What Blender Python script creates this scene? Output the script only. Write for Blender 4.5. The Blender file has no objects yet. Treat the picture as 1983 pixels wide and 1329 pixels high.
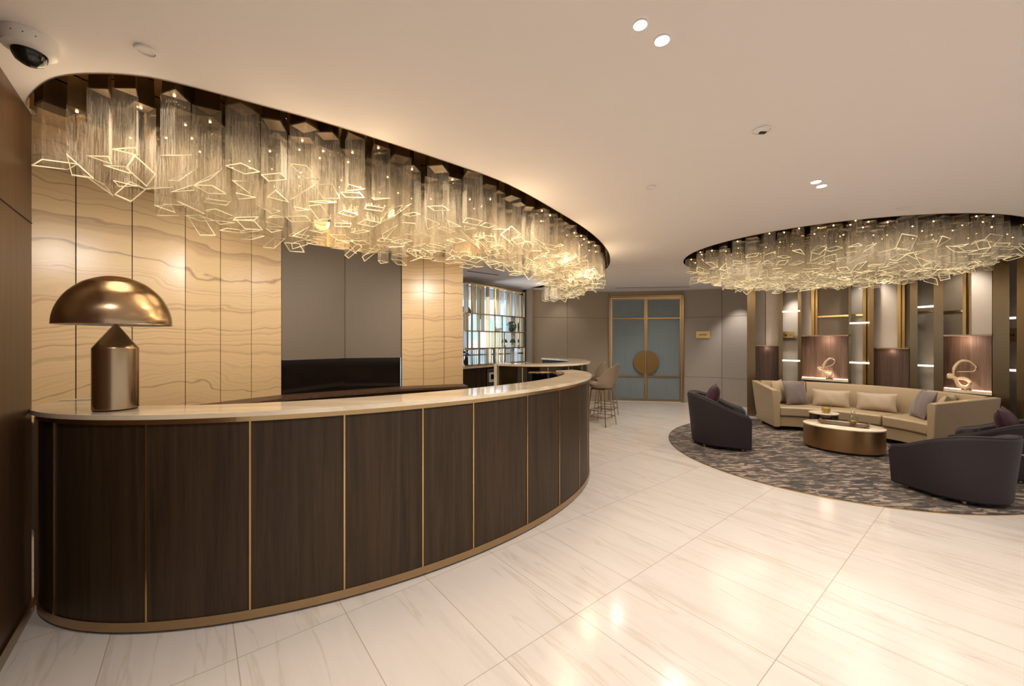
import bpy, bmesh, math, random
from mathutils import Vector, Matrix
from mathutils.geometry import tessellate_polygon
PI = math.pi
S = bpy.context.scene
# ---------------------------------------------------------------- camera
FPX, HY, EYE = 762.0, 662.0, 1.5
cd = bpy.data.cameras.new('camera'); cam = bpy.data.objects.new('camera', cd)
S.collection.objects.link(cam); S.camera = cam
cam.location = (0, 0, EYE); cam.rotation_euler = (PI/2, 0, 0)
cd.sensor_fit = 'HORIZONTAL'; cd.sensor_width = 36; cd.lens = FPX/1983*36
cd.shift_y = -(664.5-HY)/1983; cd.clip_start = .05; cd.clip_end = 100
# ---------------------------------------------------------------- world, exposure
w = bpy.data.worlds.new('world'); S.world = w; w.use_nodes = True
w.node_tree.nodes['Background'].inputs[0].default_value = (1, .96, .93, 1)
w.node_tree.nodes['Background'].inputs[1].default_value = .62
S.view_settings.view_transform = 'Standard'; S.view_settings.look = 'None'
S.view_settings.gamma = 1; S.view_settings.use_curve_mapping = False
S.view_settings.exposure = 0.1
S.cycles.transparent_max_bounces = 40
S.cycles.max_bounces = 10
S.cycles.sample_clamp_indirect = 4.0
S.cycles.caustics_reflective = False; S.cycles.caustics_refractive = False
WARM = (1, .79, .55); SOFT = (1, .94, .88)
ZC = 2.77       # ceiling height
ZR = 2.93       # mirrored top of the chandelier recesses
def light(kind, loc, energy, col=WARM, rot=(0, 0, 0), **k):
    l = bpy.data.lights.new('lamp_or_fill', kind); l.energy = energy; l.color = col
    for a, b in k.items(): setattr(l, a, b)
    o = bpy.data.objects.new('lamp_or_fill', l); S.collection.objects.link(o)
    o.location = loc; o.rotation_euler = rot; return o
# warm lamps sitting among the glass of the two chandeliers
for x, y in [(-2.05, 2.15), (-1.3, 2.5), (-.55, 3.15), (.1, 3.9), (.6, 4.9), (1.1, 5.8), (1.15, 7.2), (.9, 8.6), (-1.6, 3.2), (-.9, 4.0), (0.0, 4.9)]:
    light('POINT', (x, y, 2.60), 13, WARM, shadow_soft_size=.28)
for x, y in [(3.3, 5.6), (4.2, 4.6), (4.3, 5.9), (5.3, 4.9), (5.3, 6.3), (4.3, 6.9), (3.6, 6.6)]:
    light('POINT', (x, y, 2.60), 10, (1, .86, .70), shadow_soft_size=.28)
for x, y in [(-1.0, 2.62), (-.05, 3.42), (.62, 4.4), (1.05, 5.4)]:  # added points near the tube ends for a golden glow on ceiling and desk
    light('POINT', (x, y, 2.42), 7, (1, .72, .42), shadow_soft_size=.08)
for x, y, e in [(4.4, 5.2, 60), (5.3, 5.6, 75), (4.9, 6.5, 65), (3.6, 6.2, 30)]:  # added spots under the oval chandelier, no fittings, to brighten the sofa
    light('SPOT', (x, y, 2.38), e, (1, .88, .74), spot_size=math.radians(140), spot_blend=.9, shadow_soft_size=.35)
# recessed downlights (pairs with fittings below) and added fill spots without fittings
SPOTS = [(.511, 1.568, 95), (.629, 1.649, 95), (2.403, 3.11, 75), (2.513, 3.194, 75), (2.3, .9, 95), (3.6, 2.0, 85),
         (.2, -.6, 150), (-1.3, .9, 60), (1.6, 6.0, 70), (2.9, 8.2, 110), (1.9, 4.6, 60), (5.4, 2.8, 70), (4.0, 0.2, 90), (3.6, 8.9, 30)]
for x, y, e in SPOTS:
    light('SPOT', (x, y, 2.70), e, SOFT, spot_size=math.radians(125), spot_blend=.9, shadow_soft_size=.06)
light('AREA', (-.65, 8.45, 1.75), 18, (.80, .90, 1), (math.radians(-90), 0, math.radians(-132+90+180)), shape='RECTANGLE', size=2.2, size_y=1.4)
# wall washers without fittings; the wide low ones are unseen additions for the onyx
for x, y, tx, ty, e, sz in [(-2.55, 2.75, -3.6, 3.7, 34, 140), (-2.15, 3.45, -3.1, 4.5, 42, 140), (-1.5, 4.3, -2.3, 5.5, 40, 130),
                            (-.75, 4.9, -1.1, 6.1, 40, 120), (5.02, 8.72, 5.12, 9.05, 90, 62), (1.3, 9.2, 1.3, 9.8, 10, 80),
                            (5.33, 7.50, 5.55, 7.75, 70, 50), (5.9, 6.6, 6.3, 6.9, 30, 90), (6.2, 5.6, 6.7, 5.8, 30, 90)]:
    d = Vector((tx-x, ty-y, -1.0)).to_track_quat('-Z', 'Y').to_euler()
    light('SPOT', (x, y, 2.68 if sz < 110 else 2.42), e, SOFT, d, spot_size=math.radians(sz), spot_blend=.9, shadow_soft_size=.03 if sz < 110 else .12)

# ---------------------------------------------------------------- helpers
def P(px, d): return ((px-991.5)/FPX*d, d)
def G(px, py, z=0):
    d = (EYE-z)*FPX/(py-HY); return ((px-991.5)/FPX*d, d)
def mat(name):
    m = bpy.data.materials.new(name); m.use_nodes = True
    return m, m.node_tree.nodes, m.node_tree.links, m.node_tree.nodes['Principled BSDF']
def pm(name, col, rough=.5, metal=0, noise=0, nscale=(8, 8, 8), bump=0, bscale=60, spec=.5, emit=0, coat=0, sheen=0):
    m, N, L, b = mat(name)
    b.inputs['Base Color'].default_value = (*col, 1); b.inputs['Roughness'].default_value = rough
    b.inputs['Metallic'].default_value = metal; b.inputs['Specular IOR Level'].default_value = spec
    b.inputs['Coat Weight'].default_value = coat; b.inputs['Sheen Weight'].default_value = sheen
    if emit:
        b.inputs['Emission Color'].default_value = (*col, 1); b.inputs['Emission Strength'].default_value = emit
    tc = N.new('ShaderNodeTexCoord'); mp = N.new('ShaderNodeMapping'); L.new(tc.outputs['Object'], mp.inputs[0])
    mp.inputs['Scale'].default_value = nscale
    nt = N.new('ShaderNodeTexNoise'); L.new(mp.outputs[0], nt.inputs['Vector']); nt.inputs['Scale'].default_value = 1; nt.inputs['Detail'].default_value = 6
    cr = N.new('ShaderNodeMix'); cr.data_type = 'RGBA'
    L.new(nt.outputs[0], cr.inputs['Factor'])
    cr.inputs['A'].default_value = (*[c*(1-noise) for c in col], 1); cr.inputs['B'].default_value = (*[min(1, c*(1+noise)) for c in col], 1)
    L.new(cr.outputs['Result'], b.inputs['Base Color'])
    if bump:
        n2 = N.new('ShaderNodeTexNoise'); L.new(tc.outputs['Object'], n2.inputs['Vector']); n2.inputs['Scale'].default_value = bscale
        bp = N.new('ShaderNodeBump'); bp.inputs['Strength'].default_value = bump; bp.inputs['Distance'].default_value = .01
        L.new(n2.outputs[0], bp.inputs['Height']); L.new(bp.outputs[0], b.inputs['Normal'])
    return m
def wood(name, a, c, rough=.42, dens=1.0):
    m, N, L, b = mat(name)
    tc = N.new('ShaderNodeTexCoord'); mp = N.new('ShaderNodeMapping'); mp.inputs['Scale'].default_value = (26*dens, 26*dens, .9)
    L.new(tc.outputs['Object'], mp.inputs[0])
    n = N.new('ShaderNodeTexNoise'); n.inputs['Scale'].default_value = 1; n.inputs['Detail'].default_value = 9; n.inputs['Roughness'].default_value = .62; n.inputs['Distortion'].default_value = .6
    L.new(mp.outputs[0], n.inputs['Vector'])
    m2 = N.new('ShaderNodeMapping'); m2.inputs['Scale'].default_value = (150, 150, 3.5); L.new(tc.outputs['Object'], m2.inputs[0])
    n2 = N.new('ShaderNodeTexNoise'); n2.inputs['Scale'].default_value = 1; n2.inputs['Detail'].default_value = 3; L.new(m2.outputs[0], n2.inputs['Vector'])
    ad = N.new('ShaderNodeMath'); ad.operation = 'MULTIPLY_ADD'; ad.inputs[1].default_value = .45
    L.new(n2.outputs[0], ad.inputs[0]); L.new(n.outputs[0], ad.inputs[2])
    r = N.new('ShaderNodeValToRGB'); r.color_ramp.elements[0].position = .5; r.color_ramp.elements[1].position = .95
    r.color_ramp.elements[0].color = (*a, 1); r.color_ramp.elements[1].color = (*c, 1)
    L.new(ad.outputs[0], r.inputs[0]); L.new(r.outputs[0], b.inputs['Base Color']); b.inputs['Roughness'].default_value = rough
    bp = N.new('ShaderNodeBump'); bp.inputs['Strength'].default_value = .12; bp.inputs['Distance'].default_value = .004
    L.new(ad.outputs[0], bp.inputs['Height']); L.new(bp.outputs[0], b.inputs['Normal'])
    return m
def metal(name, col, rough=.3, brush=0):
    m, N, L, b = mat(name); b.inputs['Metallic'].default_value = 1
    tc = N.new('ShaderNodeTexCoord'); mp = N.new('ShaderNodeMapping'); mp.inputs['Scale'].default_value = (90, 90, 2); L.new(tc.outputs['Object'], mp.inputs[0])
    n = N.new('ShaderNodeTexNoise'); n.inputs['Scale'].default_value = 1; L.new(mp.outputs[0], n.inputs['Vector'])
    mr = N.new('ShaderNodeMapRange'); mr.inputs['To Min'].default_value = rough*.8; mr.inputs['To Max'].default_value = rough*1.25
    L.new(n.outputs[0], mr.inputs[0]); L.new(mr.outputs[0], b.inputs['Roughness'])
    b.inputs['Base Color'].default_value = (*col, 1); b.inputs['Anisotropic'].default_value = brush
    return m
M = {}
M['bronze'] = metal('bronze', (.42, .29, .16), .30)
M['brass'] = metal('brass', (.62, .42, .20), .24)
M['gold'] = metal('gold', (.85, .62, .30), .2)
M['fin'] = metal('bronze_fin', (.22, .155, .085), .34)
M['dbrass'] = metal('door_brass', (.36, .23, .10), .3)
M['flute'] = metal('fluted_bronze', (.40, .27, .12), .3)
M['lamp'] = metal('lamp_metal', (.50, .36, .22), .22, .6)
M['drum'] = metal('drum_bronze', (.40, .25, .12), .36)
M['mirror'] = metal('bronze_mirror', (.50, .37, .22), .015)
M['capm'] = metal('cap_bronze', (.10, .066, .034), .4)
M['dhand'] = metal('handle_bronze', (.26, .16, .06), .4)
M['steel'] = metal('steel', (.55, .54, .52), .3)
M['wood'] = wood('walnut_dark', (.024, .0135, .006), (.056, .033, .0165), .5)
M['wood'].node_tree.nodes['Principled BSDF'].inputs['Specular IOR Level'].default_value = .28
M['wood_left'] = wood('walnut_wall', (.05, .024, .010), (.12, .062, .03), .4)
M['wood_niche'] = wood('walnut_niche', (.13, .07, .045), (.30, .19, .135), .5)
M['wood_low'] = wood('walnut_low', (.045, .022, .014), (.12, .066, .044), .5)
M['ceil'] = pm('ceiling_paint', (.80, .75, .72), .9, noise=.01)
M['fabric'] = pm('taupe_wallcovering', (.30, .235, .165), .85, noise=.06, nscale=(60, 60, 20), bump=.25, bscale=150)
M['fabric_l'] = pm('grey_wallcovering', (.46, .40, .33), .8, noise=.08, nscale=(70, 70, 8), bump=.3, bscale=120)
M['fabric_w'] = pm('greige_wallcovering', (.31, .265, .22), .8, noise=.05, nscale=(50, 50, 30), bump=.2, bscale=140)
M['fabric_n'] = pm('niche_fabric', (.18, .14, .10), .85, noise=.03, nscale=(30, 30, 3))
M['stone_l'] = pm('pale_stone', (.74, .63, .52), .55, noise=.04, nscale=(4, 4, 10))
M['black'] = pm('black_glass', (.006, .005, .004), .08, noise=.2)
M['blackm'] = pm('black_marble', (.012, .008, .005), .10, noise=.5, nscale=(3, 3, 9))
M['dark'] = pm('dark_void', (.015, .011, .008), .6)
M['smoke'] = pm('smoked_mirror', (.055, .038, .018), .12, metal=.6, noise=.3, nscale=(3, 3, .3))
M['white'] = pm('white_plastic', (.72, .69, .64), .4)
M['slabmat'] = None
M['leather'] = pm('cream_leather', (.38, .285, .175), .40, noise=.04, bump=.05, bscale=40)
M['seam'] = pm('dark_seam', (.03, .02, .012), .8)
M['purple'] = pm('aubergine_velvet', (.0155, .0085, .0105), .7, noise=.15, sheen=.02, bump=.1, bscale=200)
M['burg'] = pm('burgundy_velvet', (.045, .008, .020), .6, noise=.3, sheen=.04)
M['cush_b'] = pm('beige_satin', (.42, .32, .20), .5, noise=.06, sheen=.2, bump=.15, bscale=14)
M['cush_l'] = pm('sand_linen', (.40, .31, .22), .6, noise=.06, sheen=.2, bump=.15, bscale=12)
M['cush_m'] = pm('mauve_satin', (.15, .113, .11), .5, noise=.08, sheen=.3, bump=.2, bscale=12)
M['stool'] = pm('taupe_leather', (.30, .22, .15), .55, noise=.05)
M['blue'] = pm('slate_blue_wallcovering', (.165, .20, .205), .6, noise=.12, nscale=(25, 25, 2), bump=.25, bscale=60)
M['plate'] = pm('brass_plate', (.60, .43, .17), .38, metal=.45)
M['led'] = pm('led_strip', (1, .88, .70), .5, emit=2.6)
M['led2'] = pm('led_cove', (1, .80, .62), .5, emit=3)
M['down'] = pm('downlight_lens', (1, .93, .84), .5, emit=30)
M['bulb'] = pm('halogen_bulb', (1, .60, .26), .5, emit=30)
M['green'] = pm('moss', (.03, .06, .02), .9, noise=.5, nscale=(40, 40, 40), bump=1, bscale=90)
M['amber'] = pm('amber_candle', (.75, .42, .08), .2, noise=.3)
M['cer'] = pm('ceramic', (.55, .5, .42), .4, noise=.3)
M['tray'] = wood('tray_walnut', (.04, .018, .012), (.12, .06, .04), .25, 2)
M['curtain'] = pm('curtain', (.85, .78, .62), .8)
M['skypane'] = None

def stone_slab():
    m, N, L, b = mat('cream_stone_top')
    tc = N.new('ShaderNodeTexCoord'); mp = N.new('ShaderNodeMapping'); mp.inputs['Scale'].default_value = (1.2, 4.5, 4); mp.inputs['Rotation'].default_value = (0, 0, -.7)
    L.new(tc.outputs['Object'], mp.inputs[0]); n = N.new('ShaderNodeTexNoise'); n.inputs['Scale'].default_value = 1.6; n.inputs['Detail'].default_value = 8; n.inputs['Distortion'].default_value = .7
    L.new(mp.outputs[0], n.inputs['Vector']); r = N.new('ShaderNodeValToRGB')
    r.color_ramp.elements[0].position = .3; r.color_ramp.elements[0].color = (.66, .53, .37, 1); r.color_ramp.elements[1].position = .62; r.color_ramp.elements[1].color = (.82, .71, .54, 1)
    L.new(n.outputs[0], r.inputs[0]); L.new(r.outputs[0], b.inputs['Base Color']); b.inputs['Roughness'].default_value = .06; b.inputs['Specular IOR Level'].default_value = .7
    return m
M['slab'] = stone_slab()
def onyx():
    m, N, L, b = mat('honey_onyx')
    tc = N.new('ShaderNodeTexCoord')
    mp = N.new('ShaderNodeMapping'); mp.inputs['Scale'].default_value = (.55, .55, 1); L.new(tc.outputs['Object'], mp.inputs[0])
    # large slow waves that bend the layers
    n1 = N.new('ShaderNodeTexNoise'); n1.inputs['Scale'].default_value = 1.1; n1.inputs['Detail'].default_value = 4; L.new(mp.outputs[0], n1.inputs['Vector'])
    m6 = N.new('ShaderNodeMapping'); m6.inputs['Scale'].default_value = (9, 9, 3); L.new(tc.outputs['Object'], m6.inputs[0])
    n6 = N.new('ShaderNodeTexNoise'); n6.inputs['Scale'].default_value = 1; n6.inputs['Detail'].default_value = 5; L.new(m6.outputs[0], n6.inputs['Vector'])
    sp = N.new('ShaderNodeSeparateXYZ'); L.new(tc.outputs['Object'], sp.inputs[0])
    def math_(op, a, b_, c=None):
        q = N.new('ShaderNodeMath'); q.operation = op
        for i, v in enumerate([a, b_] + ([c] if c is not None else [])):
            if isinstance(v, (int, float)): q.inputs[i].default_value = v
            else: L.new(v, q.inputs[i])
        return q.outputs[0]
    zz = math_('MULTIPLY_ADD', n1.outputs[0], .9, sp.outputs[2])
    zz = math_('MULTIPLY_ADD', n6.outputs[0], .022, zz)
    zz = math_('MULTIPLY_ADD', sp.outputs[0], .05, zz)
    cb = N.new('ShaderNodeCombineXYZ'); cb.inputs[0].default_value = .0173; cb.inputs[1].default_value = .0291; L.new(zz, cb.inputs[2])
    cb.inputs[0].default_value = .373; cb.inputs[1].default_value = .0291*7
    sc = N.new('ShaderNodeVectorMath'); sc.operation = 'SCALE'; sc.inputs['Scale'].default_value = 21; L.new(cb.outputs[0], sc.inputs[0])
    nb = N.new('ShaderNodeTexNoise'); nb.inputs['Scale'].default_value = 1; nb.inputs['Detail'].default_value = 7; nb.inputs['Roughness'].default_value = .68; L.new(sc.outputs[0], nb.inputs['Vector'])
    r = N.new('ShaderNodeValToRGB'); e = r.color_ramp.elements
    e[0].position = .30; e[0].color = (.42, .25, .12, 1); e[1].position = .75; e[1].color = (.74, .53, .285, 1)
    q = e.new(.40); q.color = (.60, .40, .21, 1); q = e.new(.5); q.color = (.69, .475, .24, 1); q = e.new(.6); q.color = (.63, .425, .215, 1)
    L.new(nb.outputs[0], r.inputs[0])
    # thin dark veins
    sc2 = N.new('ShaderNodeVectorMath'); sc2.operation = 'SCALE'; sc2.inputs['Scale'].default_value = 2.6; L.new(cb.outputs[0], sc2.inputs[0])
    nv = N.new('ShaderNodeTexNoise'); nv.inputs['Scale'].default_value = 1; nv.inputs['Detail'].default_value = 1.5; L.new(sc2.outputs[0], nv.inputs['Vector'])
    dv = math_('ABSOLUTE', math_('SUBTRACT', nv.outputs[0], .5), 0)
    rv = N.new('ShaderNodeMapRange'); rv.inputs['From Min'].default_value = .0005; rv.inputs['From Max'].default_value = .007; rv.inputs['To Min'].default_value = .55; rv.inputs['To Max'].default_value = 0; L.new(dv, rv.inputs[0])
    mx = N.new('ShaderNodeMix'); mx.data_type = 'RGBA'; mx.inputs['B'].default_value = (.22, .10, .05, 1)
    L.new(rv.outputs[0], mx.inputs['Factor']); L.new(r.outputs[0], mx.inputs['A']); L.new(mx.outputs['Result'], b.inputs['Base Color'])
    b.inputs['Roughness'].default_value = .30; b.inputs['Specular IOR Level'].default_value = .45
    return m
M['onyx'] = onyx()
TA = math.atan2(.626, .78)
def floor_mat():
    m, N, L, b = mat('marble_floor_tiles')
    tc = N.new('ShaderNodeTexCoord')
    vr = N.new('ShaderNodeVectorRotate'); vr.rotation_type = 'Z_AXIS'; vr.inputs['Angle'].default_value = -TA; L.new(tc.outputs['Object'], vr.inputs['Vector'])
    of = N.new('ShaderNodeVectorMath'); of.inputs[1].default_value = (-1.14+4.94, -.668+8.0, 0); L.new(vr.outputs[0], of.inputs[0])
    bk = N.new('ShaderNodeTexBrick'); bk.offset = 0; bk.squash = 1
    bk.inputs['Scale'].default_value = 1; bk.inputs['Brick Width'].default_value = .494; bk.inputs['Row Height'].default_value = .80
    bk.inputs['Mortar Size'].default_value = .0022; bk.inputs['Mortar Smooth'].default_value = .2; bk.inputs['Bias'].default_value = 0
    bk.inputs['Color1'].default_value = (.30, .30, .30, 1); bk.inputs['Color2'].default_value = (.7, .7, .7, 1); bk.inputs['Mortar'].default_value = (0, 0, 0, 1)
    L.new(of.outputs[0], bk.inputs['Vector'])
    # shift the stone per tile so veins break at joints
    sh = N.new('ShaderNodeVectorMath'); sh.operation = 'MULTIPLY_ADD'; sh.inputs[1].default_value = (7, 7, 7); L.new(bk.outputs['Color'], sh.inputs[0]); L.new(vr.outputs[0], sh.inputs[2])
    mp = N.new('ShaderNodeMapping'); mp.inputs['Scale'].default_value = (7.5, .9, 1); mp.inputs['Rotation'].default_value = (0, 0, .12); L.new(sh.outputs[0], mp.inputs[0])
    n = N.new('ShaderNodeTexNoise'); n.inputs['Scale'].default_value = 1; n.inputs['Detail'].default_value = 10; n.inputs['Roughness'].default_value = .6; n.inputs['Distortion'].default_value = .5; L.new(mp.outputs[0], n.inputs['Vector'])
    r = N.new('ShaderNodeValToRGB'); e = r.color_ramp.elements
    e[0].position = .30; e[0].color = (.50, .435, .375, 1); e[1].position = .60; e[1].color = (.59, .525, .465, 1)
    q = e.new(.43); q.color = (.565, .50, .44, 1)
    L.new(n.outputs[0], r.inputs[0])
    mp2 = N.new('ShaderNodeMapping'); mp2.inputs['Scale'].default_value = (2.6, .22, 1); mp2.inputs['Rotation'].default_value = (0, 0, .16); L.new(sh.outputs[0], mp2.inputs[0])
    nv = N.new('ShaderNodeTexNoise'); nv.inputs['Scale'].default_value = 1.5; nv.inputs['Detail'].default_value = 6; L.new(mp2.outputs[0], nv.inputs['Vector'])
    a = N.new('ShaderNodeMath'); a.operation = 'SUBTRACT'; a.inputs[1].default_value = .5; L.new(nv.outputs[0], a.inputs[0])
    a2 = N.new('ShaderNodeMath'); a2.operation = 'ABSOLUTE'; L.new(a.outputs[0], a2.inputs[0])
    rv = N.new('ShaderNodeMapRange'); rv.inputs['From Max'].default_value = .012; rv.inputs['To Min'].default_value = .30; rv.inputs['To Max'].default_value = 0; L.new(a2.outputs[0], rv.inputs[0])
    mx = N.new('ShaderNodeMix'); mx.data_type = 'RGBA'; mx.inputs['B'].default_value = (.36, .27, .18, 1); L.new(rv.outputs[0], mx.inputs['Factor']); L.new(r.outputs[0], mx.inputs['A'])
    mj = N.new('ShaderNodeMix'); mj.data_type = 'RGBA'; mj.inputs['B'].default_value = (.36, .29, .21, 1); L.new(bk.outputs['Fac'], mj.inputs['Factor']); L.new(mx.outputs['Result'], mj.inputs['A'])
    L.new(mj.outputs['Result'], b.inputs['Base Color']); b.inputs['Roughness'].default_value = .15; b.inputs['Specular IOR Level'].default_value = .5
    return m
M['floor'] = floor_mat()
def rug_mat():
    m, N, L, b = mat('patterned_rug')
    tc = N.new('ShaderNodeTexCoord'); mp = N.new('ShaderNodeMapping'); mp.inputs['Rotation'].default_value = (0, 0, .25); mp.inputs['Scale'].default_value = (8, 24, 1); L.new(tc.outputs['Object'], mp.inputs[0])
    d = N.new('ShaderNodeTexNoise'); d.inputs['Scale'].default_value = .8; d.inputs['Detail'].default_value = 2; L.new(mp.outputs[0], d.inputs['Vector'])
    mixv = N.new('ShaderNodeVectorMath'); mixv.operation = 'MULTIPLY_ADD'; mixv.inputs[1].default_value = (2.2, 2.2, 0); L.new(d.outputs['Color'], mixv.inputs[0]); L.new(mp.outputs[0], mixv.inputs[2])
    v = N.new('ShaderNodeTexVoronoi'); v.feature = 'F1'; v.inputs['Scale'].default_value = 1.25; L.new(mixv.outputs[0], v.inputs['Vector'])
    sp = N.new('ShaderNodeSeparateColor'); L.new(v.outputs['Color'], sp.inputs[0])
    n = N.new('ShaderNodeTexNoise'); n.inputs['Scale'].default_value = 1.1; n.inputs['Detail'].default_value = 3; L.new(mixv.outputs[0], n.inputs['Vector'])
    a = N.new('ShaderNodeMath'); a.operation = 'MULTIPLY_ADD'; a.inputs[1].default_value = .55; L.new(sp.outputs[0], a.inputs[0]); L.new(n.outputs[0], a.inputs[2])
    r = N.new('ShaderNodeValToRGB'); e = r.color_ramp.elements
    e[0].position = .45; e[0].color = (.035, .029, .026, 1); e[1].position = 1.0; e[1].color = (.33, .25, .19, 1)
    q = e.new(.72); q.color = (.075, .058, .047, 1); q = e.new(.88); q.color = (.15, .115, .088, 1)
    L.new(a.outputs[0], r.inputs[0]); L.new(r.outputs[0], b.inputs['Base Color']); b.inputs['Roughness'].default_value = .95
    n3 = N.new('ShaderNodeTexNoise'); n3.inputs['Scale'].default_value = 300; L.new(tc.outputs['Object'], n3.inputs['Vector'])
    bp = N.new('ShaderNodeBump'); bp.inputs['Strength'].default_value = .5; bp.inputs['Distance'].default_value = .01; L.new(n3.outputs[0], bp.inputs['Height']); L.new(bp.outputs[0], b.inputs['Normal'])
    return m
M['rug'] = rug_mat()
def tube_glass():
    m = bpy.data.materials.new('ribbed_tube_glass'); m.use_nodes = True; N = m.node_tree.nodes; L = m.node_tree.links; N.clear()
    out = N.new('ShaderNodeOutputMaterial'); tc = N.new('ShaderNodeTexCoord')
    mp = N.new('ShaderNodeMapping'); mp.inputs['Scale'].default_value = (95, 95, 7); L.new(tc.outputs['Object'], mp.inputs[0])
    n = N.new('ShaderNodeTexNoise'); n.inputs['Scale'].default_value = 1; n.inputs['Detail'].default_value = 3; L.new(mp.outputs[0], n.inputs['Vector'])
    bp = N.new('ShaderNodeBump'); bp.inputs['Strength'].default_value = .9; bp.inputs['Distance'].default_value = .02; L.new(n.outputs[0], bp.inputs['Height'])
    tr = N.new('ShaderNodeBsdfTransparent'); tr.inputs[0].default_value = (.95, .935, .90, 1)
    gl = N.new('ShaderNodeBsdfGlossy'); gl.inputs['Color'].default_value = (.95, .92, .86, 1); gl.inputs['Roughness'].default_value = .07; L.new(bp.outputs[0], gl.inputs['Normal'])
    tl = N.new('ShaderNodeBsdfTranslucent'); tl.inputs[0].default_value = (.72, .69, .65, 1); L.new(bp.outputs[0], tl.inputs['Normal'])
    df = N.new('ShaderNodeBsdfDiffuse'); df.inputs[0].default_value = (.62, .59, .55, 1); L.new(bp.outputs[0], df.inputs['Normal'])
    m1 = N.new('ShaderNodeMixShader'); L.new(tl.outputs[0], m1.inputs[1]); L.new(df.outputs[0], m1.inputs[2]); m1.inputs[0].default_value = .5
    m2 = N.new('ShaderNodeMixShader'); m2.inputs[0].default_value = .6; L.new(m1.outputs[0], m2.inputs[1]); L.new(gl.outputs[0], m2.inputs[2])
    lw = N.new('ShaderNodeLayerWeight'); lw.inputs['Blend'].default_value = .22
    mr = N.new('ShaderNodeMapRange'); mr.inputs['From Min'].default_value = .4; mr.inputs['From Max'].default_value = .75; mr.inputs['To Min'].default_value = .06; mr.inputs['To Max'].default_value = .26; L.new(n.outputs[0], mr.inputs[0])
    ad = N.new('ShaderNodeMath'); ad.operation = 'MULTIPLY_ADD'; ad.inputs[1].default_value = .35; L.new(lw.outputs['Facing'], ad.inputs[0]); L.new(mr.outputs[0], ad.inputs[2])
    m3 = N.new('ShaderNodeMixShader'); L.new(ad.outputs[0], m3.inputs[0]); L.new(tr.outputs[0], m3.inputs[1]); L.new(m2.outputs[0], m3.inputs[2])
    L.new(m3.outputs[0], out.inputs[0]); return m
M['tube'] = tube_glass()
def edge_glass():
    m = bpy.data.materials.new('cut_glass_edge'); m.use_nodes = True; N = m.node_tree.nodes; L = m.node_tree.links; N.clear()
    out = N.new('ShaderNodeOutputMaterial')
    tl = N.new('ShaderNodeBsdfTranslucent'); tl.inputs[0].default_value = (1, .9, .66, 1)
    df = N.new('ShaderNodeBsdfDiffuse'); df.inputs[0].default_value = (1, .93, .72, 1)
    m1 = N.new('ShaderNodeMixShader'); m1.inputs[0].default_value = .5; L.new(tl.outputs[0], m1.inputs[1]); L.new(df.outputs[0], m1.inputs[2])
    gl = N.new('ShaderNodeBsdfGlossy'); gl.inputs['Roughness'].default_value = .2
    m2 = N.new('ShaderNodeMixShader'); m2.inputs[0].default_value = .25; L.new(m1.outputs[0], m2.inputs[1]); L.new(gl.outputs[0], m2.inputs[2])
    # uneven glow added at the cut edge for light piped down the glass
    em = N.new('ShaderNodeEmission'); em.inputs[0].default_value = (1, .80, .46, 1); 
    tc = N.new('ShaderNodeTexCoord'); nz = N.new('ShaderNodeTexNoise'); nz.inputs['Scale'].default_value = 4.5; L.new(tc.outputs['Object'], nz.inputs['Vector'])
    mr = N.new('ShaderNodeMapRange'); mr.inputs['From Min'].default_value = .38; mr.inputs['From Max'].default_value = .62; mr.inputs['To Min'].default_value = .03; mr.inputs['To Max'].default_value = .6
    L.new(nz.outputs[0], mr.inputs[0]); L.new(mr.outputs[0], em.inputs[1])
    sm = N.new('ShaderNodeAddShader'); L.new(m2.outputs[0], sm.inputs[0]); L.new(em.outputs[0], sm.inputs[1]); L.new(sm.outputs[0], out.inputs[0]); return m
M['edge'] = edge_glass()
def clear_glass(name, col, fac=.25):
    m = bpy.data.materials.new(name); m.use_nodes = True; N = m.node_tree.nodes; L = m.node_tree.links; N.clear()
    out = N.new('ShaderNodeOutputMaterial'); tr = N.new('ShaderNodeBsdfTransparent'); tr.inputs[0].default_value = (*col, 1)
    gl = N.new('ShaderNodeBsdfGlossy'); gl.inputs['Roughness'].default_value = .05
    lw = N.new('ShaderNodeLayerWeight'); lw.inputs['Blend'].default_value = fac
    ms = N.new('ShaderNodeMixShader'); L.new(lw.outputs['Facing'], ms.inputs[0]); L.new(tr.outputs[0], ms.inputs[1]); L.new(gl.outputs[0], ms.inputs[2]); L.new(ms.outputs[0], out.inputs[0]); return m
M['clear'] = clear_glass('clear_glass', (.86, .9, .82), .45)
M['pane'] = clear_glass('window_glass', (.92, .96, .98), .1)
def sky_mat():
    m = bpy.data.materials.new('daylight_sky'); m.use_nodes = True; N = m.node_tree.nodes; L = m.node_tree.links; N.clear()
    out = N.new('ShaderNodeOutputMaterial'); em = N.new('ShaderNodeEmission'); em.inputs['Strength'].default_value = 2.0
    tc = N.new('ShaderNodeTexCoord'); sp = N.new('ShaderNodeSeparateXYZ'); L.new(tc.outputs['Object'], sp.inputs[0])
    n = N.new('ShaderNodeTexNoise'); n.inputs['Scale'].default_value = 1.4; L.new(tc.outputs['Object'], n.inputs['Vector'])
    r = N.new('ShaderNodeValToRGB'); r.color_ramp.elements[0].position = .4; r.color_ramp.elements[0].color = (.40, .62, .88, 1); r.color_ramp.elements[1].position = .62; r.color_ramp.elements[1].color = (.86, .93, 1, 1)
    L.new(n.outputs[0], r.inputs[0]); L.new(r.outputs[0], em.inputs[0]); L.new(em.outputs[0], out.inputs[0]); return m
M['sky'] = sky_mat()

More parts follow.
